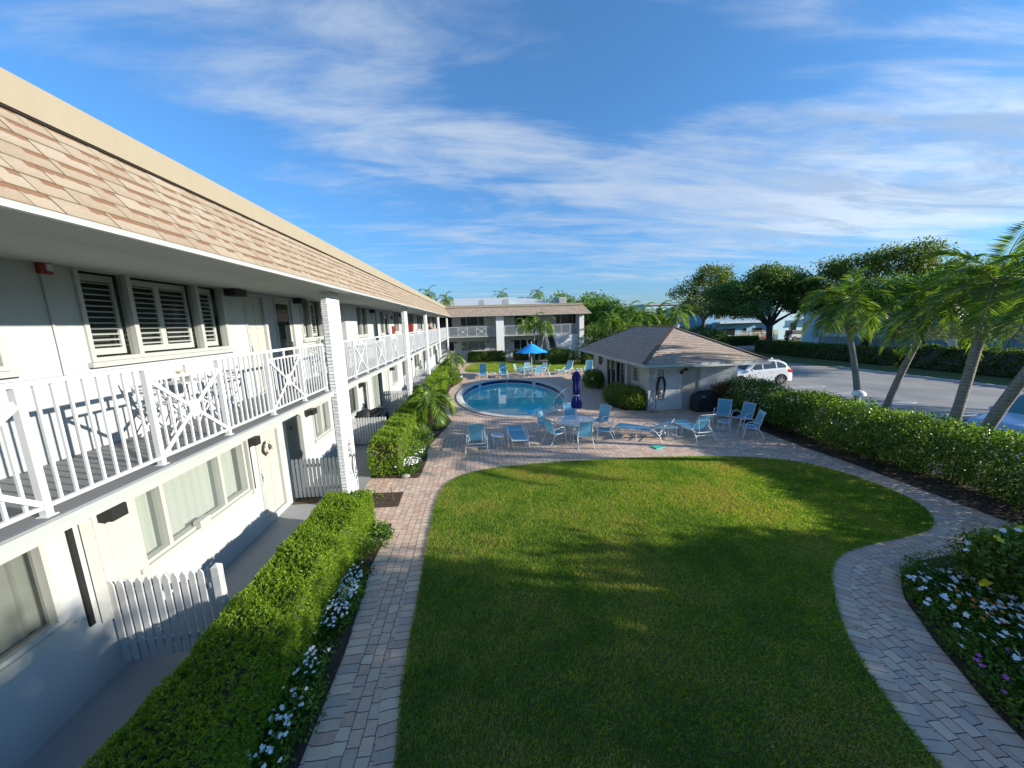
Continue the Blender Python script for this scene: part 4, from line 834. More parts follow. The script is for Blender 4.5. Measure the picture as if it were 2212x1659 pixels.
# air conditioners on the roof, white building behind
for i, (x, y, s, lb) in enumerate(((.6, 48.5, 1, 'leftmost grey air conditioner box on the far roof'), (3.75, 48.3, 1.05, 'grey air conditioner box near the middle of the far roof'), (11.2, 48, 1.2, 'tallest grey air conditioner at the right of the far roof'), (10.45, 48.2, .85, 'smaller grey air conditioner beside the tallest one'))):
    o = thing('air_conditioner', (x, y, 6.6), lb, 'air conditioner', 'air conditioners on the far roof'); M().box(x-.4*s, x+.4*s, y-.4*s, y+.4*s, 6.68, 6.68+.85*s).build('casing', 'ac_grey', o, bevel=.03)
    m = M(); 
    for k in range(12): z = 6.74+k*.06*s; m.box(x-.37*s, x+.37*s, y-.4*s-.012, y-.4*s-.002, z, z+.02)
    m.build('grille', 'stone_grey', o); M().lathe([(.3*s, 0), (.32*s, .05), (.1*s, .07), (0, .07)], (x, y, 6.68+.85*s), 16).build('fan_cover', 'plastic_dark', o)
wb = thing('house', (2, 62, 0), 'low building with a white sloping roof behind the far wing', 'building')
M().box(-8, 12, 58, 72, 0, 7.2).build('wall', 'stucco_pale', wb); m = M(); m.add([(-9, 57, 7.2), (13, 57, 7.2), (13, 73, 7.2), (-9, 73, 7.2), (-6, 65, 9.0), (9.5, 65, 9.0)], [(0, 1, 5, 4), (1, 2, 5), (2, 3, 4, 5), (3, 0, 4)]); rr = m.build('roof', 'roof_white', wb)
m = M(); m.add([(3.2, 56.8, 7.25), (7.2, 56.8, 7.25), (5.4, 56.8, 8.0), (5.2, 62, 8.0)], [(0, 1, 2), (0, 2, 3), (1, 2, 3)]); m.build('gable', 'stucco_pale', rr)
# ---------------------------------------------------------------- pool house
PH = thing('pool_house', (10.6, 21.5, 0), 'low white pool house with a brown hipped shingle roof beside the pool', 'pool house')
x0, x1, y0, y1, e = 8.4, 13.1, 17.1, 25.9, 2.42
m = M()
def wallq(pts): m.quad(*pts)
# left wall with sliding door and window openings, built as strips
F3 = lambda u, w, z: (8.4-w, u, z)
def facade2(fn, u0, u1, z0, z1, opens, mat, par):
    us = sorted({u0, u1, *[a for o in opens for a in o[:2]]}); zs = sorted({z0, z1, *[a for o in opens for a in o[2:4]]}); q = M()
    for i in range(len(us)-1):
        for j in range(len(zs)-1):
            uc, zc = (us[i]+us[i+1])/2, (zs[j]+zs[j+1])/2
            if any(o[0] < uc < o[1] and o[2] < zc < o[3] for o in opens): continue
            q.quad(fn(us[i], 0, zs[j]), fn(us[i+1], 0, zs[j]), fn(us[i+1], 0, zs[j+1]), fn(us[i], 0, zs[j+1]))
    return q.build('wall', mat, par)
facade2(F3, y0, y1, 0, e, [(20.0, 23.1, .04, 2.12), (18.15, 19.02, 1.25, 2.06)], 'stucco', PH)
F4 = lambda u, w, z: (u, 17.1-w, z)
facade2(F4, x0, x1, 0, e, [(10.17, 11.05, .02, 2.12)], 'brick_white', PH)
M().box(x0+.1, x1, y1-.15, y1, 0, e).build('wall', 'stucco', PH); M().box(x1-.12, x1, y0+.01, y1-.16, 0, e).build('wall', 'stucco', PH)
window(F3, 18.15, 19.02, 1.25, 2.06, 'curtain', (), par=PH)
g = M(); 
for z in (1.47, 1.68, 1.87): g.box(18.2, 18.97, -.03, .01, z-.012, z+.012, F3)
g.build('window_bars', 'frame_white', PH)
sd = M()
for a in (20.0, 20.75, 21.5, 22.3, 23.04): sd.box(a, a+.06, -.1, .02, .04, 2.12, F3)
sd.box(20.06, 23.04, -.1, .02, 2.06, 2.12, F3); sd.box(20.06, 23.04, -.1, .02, .04, .10, F3); sd = sd.build('sliding_door', 'frame_white', PH)
for a, b in ((20.06, 20.75), (21.56, 22.3), (22.36, 23.04)): M().box(a, b, -.06, -.055, .1, 2.06, F3).build('pane', 'glass_dark', sd)
M().box(19.9, 23.2, -1.2, -1.15, .0, 2.3, F3).build('interior', 'room_dark', PH)
M().box(20.85, 21.4, -1.1, -.7, .0, 1.6, F3).build('vending_cabinet', 'cart_red', PH)
M().box(19.25, 19.45, 0, .25, 0, 2.4, F3).build('door_jamb', 'stucco', PH)
M().box(19.0, 19.2, .0, .08, .05, 1.0, F3)
# quoins
m = M()
for i in range(9):
    w = .30 if i % 2 else .20; z = .02+i*.262; m.box(8.375, 8.375+w, 17.07, 17.07+w*.8, z, z+.235)
m.build('quoins', 'stucco', PH)
d = M(); d.box(10.22, 11.0, -.05, -.02, .03, 2.07, F4); dr = d.build('door', 'door_white', PH); f = M(); f.box(10.17, 10.22, -.05, .03, .02, 2.12, F4); f.box(11.0, 11.1, -.05, .03, .02, 2.12, F4); f.box(10.22, 11.0, -.05, .03, 2.07, 2.12, F4); f.build('door_frame', 'frame_white', dr); M().ell(F4(10.3, .03, 1.0), .035, .035, .035).build('handle', 'black_metal', dr, smooth=True)
# roof
ex0, ex1, ey0, ey1, ez, rz_ = 7.55, 13.72, 15.9, 26.95, 2.52, 4.12
rx = 10.63; ry0, ry1 = 19.05, 23.8
roof = M(); E_ = [(ex0, ey0, ez), (ex1, ey0, ez), (ex1, ey1, ez), (ex0, ey1, ez), (rx, ry0, rz_), (rx, ry1, rz_)]
roof.add(E_, [(0, 1, 4), (1, 2, 5, 4), (2, 3, 5), (3, 0, 4, 5)]); rf2 = roof.build('roof', 'shingle_brown', PH)
def hipside(o, a, u_end, Lr, inset0, inset1, length):
    rows = 22; h = Lr/rows
    tabs('shingles', o, a, u_end, lambda v: inset0*v/Lr, lambda v: length-inset1*v/Lr, rows, h, 'shingle_brown', rf2, .009, (.13, .32))
Lf = math.hypot(ry0-ey0, rz_-ez); hipside((ex0, ey0-.002, ez+.002), (1, 0, 0), (0, (ry0-ey0)/Lf, (rz_-ez)/Lf), Lf, rx-ex0, ex1-rx, ex1-ex0)
Ll = math.hypot(rx-ex0, rz_-ez); hipside((ex0-.002, ey0, ez+.002), (0, 1, 0), ((rx-ex0)/Ll, 0, (rz_-ez)/Ll), Ll, ry0-ey0, ey1-ry1, ey1-ey0)
Lr_ = math.hypot(rx-ex1, rz_-ez); hipside((ex1+.002, ey0, ez+.002), (0, 1, 0), ((rx-ex1)/Lr_, 0, (rz_-ez)/Lr_), Lr_, ry0-ey0, ey1-ry1, ey1-ey0)
m = M()
for a, b in (((ex0, ey0, ez), (rx, ry0, rz_)), ((ex1, ey0, ez), (rx, ry0, rz_)), ((rx, ry0, rz_), (rx, ry1, rz_)), ((rx, ry1, rz_), (ex0, ey1, ez))):
    a = Vector(a)+Vector((0, 0, .02)); b = Vector(b)+Vector((0, 0, .02)); n = int((b-a).length/.16)
    for i in range(n): p, q = a.lerp(b, i/n), a.lerp(b, (i+1.15)/n); m.bar(p+Vector((0, 0, .012)), q, .22, .012)
m.build('ridge_cap', 'shingle_brown', rf2)
M().lathe([(.09, 0), (.09, .1), (.14, .11), (.10, .16), (0, .17)], (rx+.35, ry0+.2, rz_-.06), 12).build('roof_vent', 'ac_grey', rf2)
m = M(); m.box(ex0, ex1, ey0, ey0+.03, ez-.16, ez-.012); m.box(ex0, ex0+.03, ey0+.031, ey1, ez-.16, ez-.012); m.box(ex1-.03, ex1, ey0+.031, ey1, ez-.16, ez-.012); m.build('fascia', 'fascia_grey', rf2)
m = M(); m.box(ex0+.031, ex1-.031, ey0+.031, ey1, ez-.14, ez-.11); m.build('soffit', 'ceiling', rf2)
# gutter rail on the right half of the front eave
m = M(); m.box(9.95, ex1+.02, ey0-.12, ey0-.005, ez-.20, ez-.165); m.box(9.95, ex1+.02, ey0-.125, ey0-.112, ez-.164, ez-.12)
for i in range(7): m.bar((10.3+i*.55, ey0-.11, ez-.15), (10.3+i*.55, ey0, ez-.03), .018)
m.build('gutter', 'gutter_white', PH)
m = M(); m.box(7.6, 9.9, ey0-.11, ey0-.005, ez-.15, ez-.05); m.build('gutter', 'fascia_grey', PH)
# porthole ornament + sign beside it, flood lights, meter box, shower head
m = M(); P = [[F3(24.25+(.27+.035*math.cos(b))*math.cos(a), .05+.035*math.sin(b), 1.86+(.27+.035*math.cos(b))*math.sin(a)) for b in [rad(i*45) for i in range(9)]] for a in [rad(i*15) for i in range(25)]]; m.grid(P)
m.bar(F3(24.25, .04, 1.6), F3(24.25, .04, 2.12), .03); m.bar(F3(24.0, .04, 1.86), F3(24.5, .04, 1.86), .03); m.build('life_ring_frame', 'black_metal', PH)
M().box(24.65, 25.35, .0, .04, 1.55, 2.12, F3).build('notice_board', 'sign_tan', PH)
m = M(); m.tube([F4(10.1, .0, 1.98), F4(10.1, .12, 1.98)], .04, 8); m.tube([F4(10.1, .1, 1.98), F4(10.2, .2, 2.08), F4(10.25, .26, 2.02)], [.04, .07, .09], 10); m.tube([F4(10.08, .1, 1.98), F4(9.95, .22, 1.9)], [.04, .09], 10); m.build('flood_light', 'black_metal', PH)
M().tube([F4(9.3, .0, 1.95), F4(9.3, .12, 2.0), F4(9.35, .2, 1.92)], [.015, .015, .04], 8).build('shower_head', 'chrome', PH)
M().box(11.62, 11.86, .0, .14, .82, 1.14, F4).build('meter_box', 'ac_grey', PH, bevel=.01)
# hose on its rack
hz = thing('garden_hose', F4(8.98, .1, 1.6), 'coiled black garden hose on a scrolled rack on the pool house wall', 'garden hose')
m = M(); 
for i in range(7):
    w = .16+.05*random.random(); dp = .75+.3*random.random()+(.25 if i < 4 else 0); c = 9.0+random.uniform(-.06, .06)
    pts = [F4(c+w*math.sin(t), .07+.02*i*.6+.01*math.sin(5*t), 1.72-dp/2+dp/2*math.cos(t)) for t in [2*math.pi*k/24 for k in range(25)]]
    m.tube(pts, .014, 6, cap=False)
m.tube([F4(8.85, .1, 1.2), F4(8.72, .12, .7), F4(8.7, .2, .2), F4(8.5, .3, .03), F4(8.3, .35, .02), F4(8.45, .5, .02), F4(8.8, .4, .02)], .014, 6)
m.build('hose', 'hose_black', hz, smooth=True); m = M()
for s in (-.14, .14): m.tube([F4(9.0+s, .02, 1.55), F4(9.0+s, .02, 1.98)], .01, 5)
for s in (-.07, .07): m.tube([F4(9.0+s+.07*math.cos(a), .02, 1.92+.1*math.sin(a)) for a in [rad(i*30) for i in range(13)]], .008, 5)
m.tube([F4(8.86, .02, 1.98), F4(8.93, .02, 2.06), F4(9.0, .02, 2.1), F4(9.07, .02, 2.06), F4(9.14, .02, 1.98)], .01, 5); m.tube([F4(8.86, .02, 1.75), F4(9.14, .02, 1.75)], .01, 5); m.build('rack', 'black_metal', hz)
# covered grill
gr = thing('barbecue_grill', (11.12, 16.55, 0), 'barbecue grill under a black fabric cover in front of the pool house door', 'barbecue grill')
sec = lambda s: [(-.30*s, 0), (-.31*s, .78), (-.22*s, .93+.1*(s-.9)*5), (0, 1.08+.1*(s-.9)*5), (.22*s, .93), (.31*s, .78), (.30*s, 0)]
P = []
for x, s, t in ((10.46, .93, .82), (10.5, .98, .86), (10.75, 1.0, .98), (11.0, 1.0, 1.06), (11.25, 1.0, 1.06), (11.5, 1.0, .96), (11.74, .98, .86), (11.78, .93, .82)):
    P.append([(x, 16.55+y*s, min(z, z*t) if z > .5 else z+.03) for y, z in [(-.30, .0), (-.315, .3), (-.31, .6), (-.30, .82), (-.2, .97), (0, 1.04), (.2, .97), (.30, .82), (.31, .6), (.30, 0)]])
m = M(); m.grid(P); m.add(P[0], [tuple(range(10))]); m.add(P[-1], [tuple(range(10))]); co = m.build('cover', 'cover_black', gr, smooth=True)
text('CB', .11, (10.78, 16.55-.317, .74), Matrix.Rotation(rad(90), 4, 'X'), 'white_paint', gr, 'badge')
for x in (10.6, 11.6): M().lathe([(.04, .0), (.04, .04)], (x, 16.45, 0), 10, cap=True).build('caster', 'rubber', gr)
# ---------------------------------------------------------------- pool furniture
def catmull(p, n=5):
    p = [Vector(q) for q in p]; o = []
    for i in range(len(p)-1):
        a, b, c, d = p[max(i-1, 0)], p[i], p[i+1], p[min(i+2, len(p)-1)]
        for k in range(n):
            t = k/n; o.append(.5*((2*b)+(c-a)*t+(2*a-5*b+4*c-d)*t*t+(3*b-a-3*c+d)*t**3))
    return o+[p[-1]]
def make_chair():
    r = thing('sling_chair', (0, 0, 0), '', 'chair'); m = M(); prof = [(.27, .43), (.22, .425), (-.12, .395), (-.22, .43), (-.30, .70), (-.385, .98), (-.43, 1.03)]
    for s in (-1, 1):
        m.tube([(s*.255, y, z) for y, z in [(p.y, p.z) for p in catmull([(0, a, b) for a, b in prof])]], .013, 7)
    for y, z in ((.26, .425), (-.40, 1.0), (-.2, .40)): m.tube([(-.255, y, z), (.255, y, z)], .012, 6)
    fr = m.build('frame', 'furn_white', r, False, True)
    for s in (-1, 1):
        M().tube(catmull([(s*.30, .30, 0), (s*.295, .25, .35), (s*.30, .20, .60), (s*.31, .08, .665), (s*.31, -.12, .64), (s*.29, -.28, .58)]), .0165, 8).build('armrest', 'furn_white', r, False, True)
        M().tube(catmull([(s*.29, -.42, 0), (s*.28, -.30, .25), (s*.27, -.18, .42), (s*.262, -.05, .41)]), .0155, 8).build('leg', 'furn_white', r, False, True)
    q = catmull([(0, a, b) for a, b in prof], 4); P = [[(x, p.y, p.z-(.018*(1-(x/.24)**2))*(1 if i < len(q)*.45 else .3)) for x in np.linspace(-.243, .243, 6)] for i, p in enumerate(q)]
    M().grid(P).build('sling', 'sling_blue', r, False, True); return r
def make_lounger(ang):
    """feet towards +y, hinge at y=-.25, back panel raised by ang degrees"""
    r = thing('chaise_lounge', (0, 0, 0), '', 'chaise lounge'); m = M(); a = rad(ang); H = .36
    seat = [(1.12, H-.03), (1.05, H), (.5, H), (.0, H-.01), (-.25, H)]; bl = .82
    back = [(-.25, H+.01), (-.25-bl*.5*math.cos(a), H+.01+bl*.5*math.sin(a)), (-.25-bl*.93*math.cos(a), H+.01+bl*.93*math.sin(a)), (-.25-bl*math.cos(a)-.05, H+bl*math.sin(a)+.0)]
    for s in (-1, 1):
        m.tube([(s*.31, y, z) for y, z in seat]+[(s*.31, -.62, H)], .016, 7); m.tube([(s*.285, y, z) for y, z in back], .014, 7)
    m.tube([(-.31, 1.12, H-.03), (.31, 1.12, H-.03)], .015, 6); m.tube([(-.31, -.62, H), (.31, -.62, H)], .015, 6); m.tube([(-.285, back[2][0], back[2][1]), (-.14, back[2][0], back[2][1]-.03), (.14, back[2][0], back[2][1]-.03), (.285, back[2][0], back[2][1])], .013, 6)
    m.tube([(-.285, back[3][0], back[3][1]), (.285, back[3][0], back[3][1])], .013, 6); m.build('frame', 'furn_white', r, False, True)
    for s in (-1, 1):
        M().tube(catmull([(s*.40, -.72, 0), (s*.385, -.62, .22), (s*.375, -.42, .42), (s*.37, -.12, .50), (s*.365, .12, .42), (s*.37, .22, .20), (s*.375, .26, 0)]), .019, 8).build('leg', 'furn_white', r, False, True)
        M().tube([(s*.31, .95, H), (s*.33, 1.0, 0)], .016, 7).build('leg', 'furn_white', r, False, True)
    M().tube([(-.375, -.6, .23), (.375, -.6, .23)], .013, 6).build('crossbar', 'furn_white', r, False)
    if ang > 15: M().tube([(-.22, -.60, H-.05), (-.22, -.25-.5*math.cos(a), H+.5*math.sin(a)), (.22, -.25-.5*math.cos(a), H+.5*math.sin(a)), (.22, -.60, H-.05)], .009, 6).build('support_bracket', 'furn_white', r, False)
    else: M().tube([(-.22, -.70, H-.05), (-.24, -.92, .06), (.24, -.92, .06), (.22, -.70, H-.05)], .012, 6).build('support_bracket', 'furn_white', r, False)
    P = [[(x, y, z+.002-.02*(1-(x/.3)**2)*math.sin(math.pi*i/(24))) for x in np.linspace(-.305, .305, 6)] for i, (y, z) in enumerate([(p.y, p.z) for p in catmull([(0, y, z) for y, z in seat], 6)])]
    M().grid(P).build('seat_sling', 'sling_blue', r, False, True)
    P = [[(x, p.y, p.z+.004-.012*(1-(x/.28)**2)) for x in np.linspace(-.28, .28, 6)] for p in catmull([(0, y, z) for y, z in back], 6)]
    M().grid(P).build('back_sling', 'sling_blue', r, False, True); return r
def make_side(): 
    r = thing('side_table', (0, 0, 0), '', 'side table')
    M().lathe([(.235, .385), (.25, .39), (.25, .42), (.235, .425), (.225, .42), (.225, .40)], n=28).build('rim', 'furn_white', r, False, True); M().lathe([(.226, .41), (0, .411)], n=28).build('table_top', 'glass_table', r, False)
    for k in range(4): a = rad(45+90*k); M().tube([(.215*math.cos(a), .215*math.sin(a), .39), (.235*math.cos(a), .235*math.sin(a), 0)], .0155, 7).build('leg', 'furn_white', r, False, True)
    M().lathe([(.17, .12), (.18, .12), (.18, .135), (.17, .135), (.17, .12)], n=20).build('stretcher', 'furn_white', r, False) ; return r
def make_table():
    r = thing('dining_table', (0, 0, 0), '', 'dining table')
    M().lathe([(.735, .69), (.76, .695), (.765, .715), (.75, .73), (.73, .725), (.725, .70)], n=44).build('rim', 'furn_white', r, False, True); M().lathe([(.73, .716), (.03, .717)], n=44).build('table_top', 'glass_table', r, False)
    for k in range(4):
        a = rad(45+90*k); M().tube(catmull([(.62*math.cos(a), .62*math.sin(a), .69), (.40*math.cos(a), .40*math.sin(a), .42), (.38*math.cos(a), .38*math.sin(a), .2), (.50*math.cos(a), .50*math.sin(a), 0)]), .019, 8).build('leg', 'furn_white', r, False, True)
    M().lathe([(.36, .3), (.38, .3), (.38, .32), (.36, .32), (.36, .3)], n=24).build('stretcher', 'furn_white', r, False); return r
def face(dx, dy): return math.atan2(-dx, dy)     # local +y looks along (dx,dy)
CH = make_chair(); used = []
def put(proto, x, y, d, label, group):
    if proto not in used: used.append(proto); o = proto; o.location = (x, y, 0); o.rotation_euler.z = face(*d); o['label'] = label; o['group'] = group; return o
    return dup(proto, (x, y, 0), face(*d), label, group)
T1 = (3.72, 13.55); T2 = (4.45, 30.5)
G1 = 'blue sling chairs round the near table'; G2 = 'blue sling chairs round the far table'
for x, y, lb in ((3.72, 12.62, 'blue sling chair at the near table seen squarely from behind, closest to the lawn'), (2.78, 13.12, 'blue sling chair on the left front side of the near table'), (2.66, 14.3, 'blue sling chair at the left rear of the near table, nearest the pool'),
                 (3.85, 14.95, 'blue sling chair on the pool side of the near table'), (4.95, 14.35, 'blue sling chair at the right rear of the near table'), (4.72, 13.12, 'blue sling chair at the right front of the near table, in side view')):
    put(CH, x, y, (T1[0]-x, T1[1]-y), lb, G1)
for x, y, lb in ((3.35, 30.9, 'blue sling chair at the left of the far table, turned towards the open umbrella'), (3.7, 29.9, 'blue sling chair at the left front of the far table under the open umbrella'), (4.75, 29.7, 'blue sling chair at the front of the far table by the pool edge'),
                 (4.3, 31.5, 'blue sling chair behind the far table against the small lawn'), (5.45, 31.2, 'blue sling chair at the right rear of the far table'), (5.6, 30.3, 'blue sling chair at the right front of the far table')):
    put(CH, x, y, (T2[0]-x, T2[1]-y), lb, G2)
G3 = 'blue sling chairs beside the tall hedge'
put(CH, 10.38, 14.25, (-.75, -.75), 'high-backed blue sling chair beside the covered grill', G3); put(CH, 10.78, 13.6, (-1, -.25), 'middle blue sling chair in front of the flowering hedge', G3); put(CH, 10.2, 12.45, (-1, .35), 'blue sling chair nearest the lawn by the hedge, seen from the side', G3)
A70, A0, A35, A60 = make_lounger(66), make_lounger(4), make_lounger(32), make_lounger(58)
GL = 'blue sling chaise lounges around the pool'
put(A70, -.22, 13.05, (.03, 1), 'upright-backed chaise lounge seen from behind left of the near small table', GL); put(A0, 1.32, 13.45, (0, 1), 'flat-reclined blue chaise lounge right of the near small table', GL)
put(A35, 6.35, 13.1, (-.8, .65), 'half-reclined chaise lounge seen from the side beside the near dining table', GL); put(A60, 8.22, 12.85, (-.08, 1), 'blue chaise lounge with its raised back to the lawn, left of the hedge chairs', GL)
put(A70, .25, 30.9, (0, -1), 'leftmost blue chaise lounge on the far side of the pool', GL); put(A70, 2.0, 30.85, (0, -1), 'second blue chaise lounge from the left beyond the pool, next to the far table', GL)
put(A60, 7.75, 31.3, (-.65, -.75), 'angled blue chaise lounge right of the open umbrella', GL); put(A60, 9.6, 31.0, (-.4, -.9), 'blue chaise lounge furthest right beyond the pool by the pool house corner', GL)
SD = make_side(); GS = 'round glass side tables between the loungers'
for x, y, lb in ((.56, 13.18, 'small round side table between the two nearest chaise lounges'), (7.3, 12.95, 'round side table between the half-reclined lounger and the lounger facing the pool'), (9.78, 13.3, 'round side table in front of the chairs by the hedge'), (1.12, 30.6, 'small side table between the two far left chaise lounges'), (8.75, 30.9, 'small side table between the two far right chaise lounges'), (6.75, 31.0, 'small side table right of the far dining table')): put(SD, x, y, (0, 1), lb, GS)
TB = make_table(); put(TB, *T1, (0, 1), 'round glass dining table with a closed navy umbrella, nearest the lawn', 'round dining tables'); put(TB, *T2, (0, 1), 'round glass dining table shaded by the open blue umbrella', 'round dining tables')
# umbrellas
u = thing('umbrella', (T1[0], T1[1], 0), 'closed navy umbrella standing through the near glass table', 'umbrella')
m = M(); m.tube([(*T1, .0), (*T1, 2.72)], .02, 8).build('pole', 'furn_white', u, smooth=True); M().lathe([(.0, .1), (.22, .08), (.24, .02), (.24, 0)], (*T1, 0), 20).build('base', 'stone_grey', u, smooth=True)
P = []
for z, r in ((1.22, .02), (1.25, .17), (1.38, .185), (1.55, .14), (1.70, .085), (1.74, .08), (1.82, .12), (2.1, .125), (2.3, .12), (2.34, .155), (2.46, .16), (2.6, .10), (2.68, .03)):
    P.append([(T1[0]+r*(1+.22*math.cos(8*t+z*2))*math.cos(t), T1[1]+r*(1+.22*math.cos(8*t+z*2))*math.sin(t), z+.03*math.cos(8*t)*(z < 1.3)) for t in [2*math.pi*k/48 for k in range(49)]])
M().grid(P).build('canopy', 'canvas_navy', u, smooth=True); M().lathe([(.092, 1.705), (.1, 1.72), (.092, 1.74)], (*T1, 0), 16).build('strap', 'furn_white', u); M().lathe([(.0, 2.78), (.03, 2.76), (.02, 2.70), (.035, 2.68)], (*T1, 0), 10).build('finial', 'furn_white', u, smooth=True)
u = thing('umbrella', (T2[0], T2[1], 0), 'open bright blue umbrella over the far table', 'umbrella')
M().tube([(*T2, 0), (*T2, 2.85)], .022, 8).build('pole', 'furn_white', u, smooth=True); M().lathe([(.0, .1), (.24, .08), (.26, .02), (.26, 0)], (*T2, 0), 20).build('base', 'stone_grey', u, smooth=True)
P = []
for f in np.linspace(0, 1, 8):
    row = []
    for k in range(65):
        t = 2*math.pi*k/64+.2; q = (k % 8)/8; sag = 4*q*(1-q); R = 1.42*f*(1-.055*sag*f); z = 2.84-.80*f**1.12+ .045*sag*f - .05*math.sin(math.pi*f)
        row.append((T2[0]+R*math.cos(t), T2[1]+R*math.sin(t), z))
    P.append(row)
M().grid(P).build('canopy', 'canvas_blue', u, smooth=True); M().lathe([(.0, 2.98), (.04, 2.95), (.02, 2.88), (.05, 2.84)], (*T2, 0), 10).build('finial', 'furn_white', u, smooth=True)
m = M()
for k in range(8): t = 2*math.pi*k/8+.2; m.tube([(T2[0], T2[1], 2.80), (T2[0]+.7*math.cos(t), T2[1]+.7*math.sin(t), 2.40), (T2[0]+1.38*math.cos(t), T2[1]+1.38*math.sin(t), 2.02)], .008, 4)
m.build('ribs', 'furn_white', u)
# teal pad on the paving, door mat
t = tag(M().box(-.2, .2, -.15, .15, 0, .03).build('rubber_mat', 'teal_rubber', bevel=.02), 'small teal green mat lying on the pavers by the lounger leg', 'mat'); t.location = (6.28, 11.93, .002); t.rotation_euler.z = .3
tag(M().box(-5.1, -4.5, 9.38, 9.95, .014, .03).build('door_mat', 'mat_brown'), 'patterned brown door mat behind the picket gate near the brick pillar', 'mat')
# wreath of shells on the door
w = thing('wreath', (-5.16, 8.72, 1.84), 'cream shell wreath hanging on the white ground floor door', 'wreath'); m = M()
P = [[(-5.10+.035*math.sin(b), 8.72+(.13+.035*math.cos(b))*math.cos(a), 1.84+(.13+.035*math.cos(b))*math.sin(a)) for b in [rad(i*60) for i in range(7)]] for a in [rad(i*20) for i in range(19)]]; m.grid(P).build('ring', 'bark_light', w, smooth=True)
m = M()
for i in range(60): a = random.uniform(0, 6.28); r = random.uniform(.09, .18); m.ell((-5.075+random.uniform(-.02, .01), 8.72+r*math.cos(a), 1.84+r*math.sin(a)), .018, .026, .02, 6, 4)
m.build('shells', 'shell_cream', w, smooth=True)
# hose on the brick pillar
hz = thing('garden_hose', (-3.48, 9.4, 1.3), 'thin hose hanging from a small wire holder on the first brick pillar', 'garden hose'); X = -3.47
m = M()
for s in (-.09, 0, .09): m.tube([(X, 9.35+s, 1.25), (X, 9.35+s, 1.68-abs(s)*.6), (X, 9.35+s*.6, 1.78-abs(s))], .007, 5)
for z in (1.3, 1.45, 1.6): m.tube([(X, 9.25, z), (X, 9.45, z)], .006, 5)
m.build('rack', 'black_metal', hz); m = M(); 
for i in range(2): m.tube([(X+.06+.02*i, 9.37+.16*math.sin(t), 1.22+(.28+.1*i)*(-.6+.9*math.cos(t))) for t in [2*math.pi*k/20 for k in range(21)]], .009, 5, cap=False)
m.tube([(X+.05, 9.45, 1.3), (X+.08, 9.37, 1.0), (X+.1, 9.35, .5), (X+.1, 9.3, .05)], .009, 5); m.build('hose', 'hose_black', hz, smooth=True)
# picket gates between wall and hedge
def gate(x0, x1, y, ztop, label, skew=0.0, post=True, n=None):
    r = thing('picket_gate', ((x0+x1)/2, y, 0), label, 'picket gate', 'white picket gates across the ground floor walk'); L = x1-x0; n = n or round(L/.105)
    for i in range(n):
        xc = x0+L*(i+.5)/n; yy = y+skew*(i+.5)/n; w = .038; zt = ztop-random.uniform(0, .01)
        M().add([(xc+a, yy+b, z) for b in (-.01, .01) for a, z in ((-w, .10), (w, .10), (w, zt-.05), (w*.35, zt), (-w*.35, zt), (-w, zt-.05))], [tuple(range(6)), tuple(range(6, 12))]+[(k, (k+1) % 6, 6+(k+1) % 6, 6+k) for k in range(6)]).build('picket', 'picket', r)
    for z in (.32, ztop-.22): M().bar((x0, y+.032, z), (x1, y+skew+.032, z), .035, .08).build('rail', 'picket', r)
    if post: p = M(); p.box(x1+.005, x1+.1, y+skew-.05, y+skew+.05, 0, ztop+.02); p.add([(x1+.005, y+skew-.05, ztop+.02), (x1+.1, y+skew-.05, ztop+.02), (x1+.1, y+skew+.05, ztop+.02), (x1+.005, y+skew+.05, ztop+.02), (x1+.052, y+skew, ztop+.07)], [(0, 1, 4), (1, 2, 4), (2, 3, 4), (3, 0, 4)]); p.build('post', 'picket', r); M().box(x1-.05, x1, y+skew-.04, y+skew-.02, ztop-.28, ztop-.2).build('latch', 'ac_grey', r)
    return r
gate(-5.12, -3.85, 4.80, 1.34, 'nearest white picket gate half shaded by the clipped hedge', .12); gate(-5.12, -3.75, 9.60, 1.2, 'white picket gate beside the first brick pillar, in front of the door mat', .0, False)
gate(-5.12, -3.7, 14.0, 1.15, 'white picket gate with grey grill covers behind it', 0, False); gate(-5.12, -3.7, 19.2, 1.25, 'white picket gate just past the second brick pillar', 0, False); gate(-5.12, -3.7, 24.6, 1.2, 'white picket gate beyond the third brick pillar', 0, False); gate(-5.12, -3.7, 29.0, 1.2, 'farthest white picket gate of the long walk', 0, False)
for x, y, s, lb in ((-4.3, 15.0, .42, 'dark grill cover bulging above the third picket gate'), (-4.75, 14.9, .33, 'smaller grey covered grill against the window behind the picket gate')):
    r = thing('covered_grill', (x, y, 0), lb, 'grill'); P = [[(x+rr*math.cos(t)*s*(1+.05*math.sin(5*t)), y+rr*math.sin(t)*s*(1+.05*math.sin(5*t)), z) for t in [2*math.pi*k/24 for k in range(25)]] for rr, z in ((.8, .0), (.85, .5), (1, .85), (.95, 1.05), (.7, 1.2), (.3, 1.27), (0, 1.28))]; M().grid(P).build('cover', 'cover_black', r, smooth=True); M().lathe([(.05, 0), (.05, .02)], (x, y, 1.27), 8, cap=True).build('cap', 'plastic_dark', r)
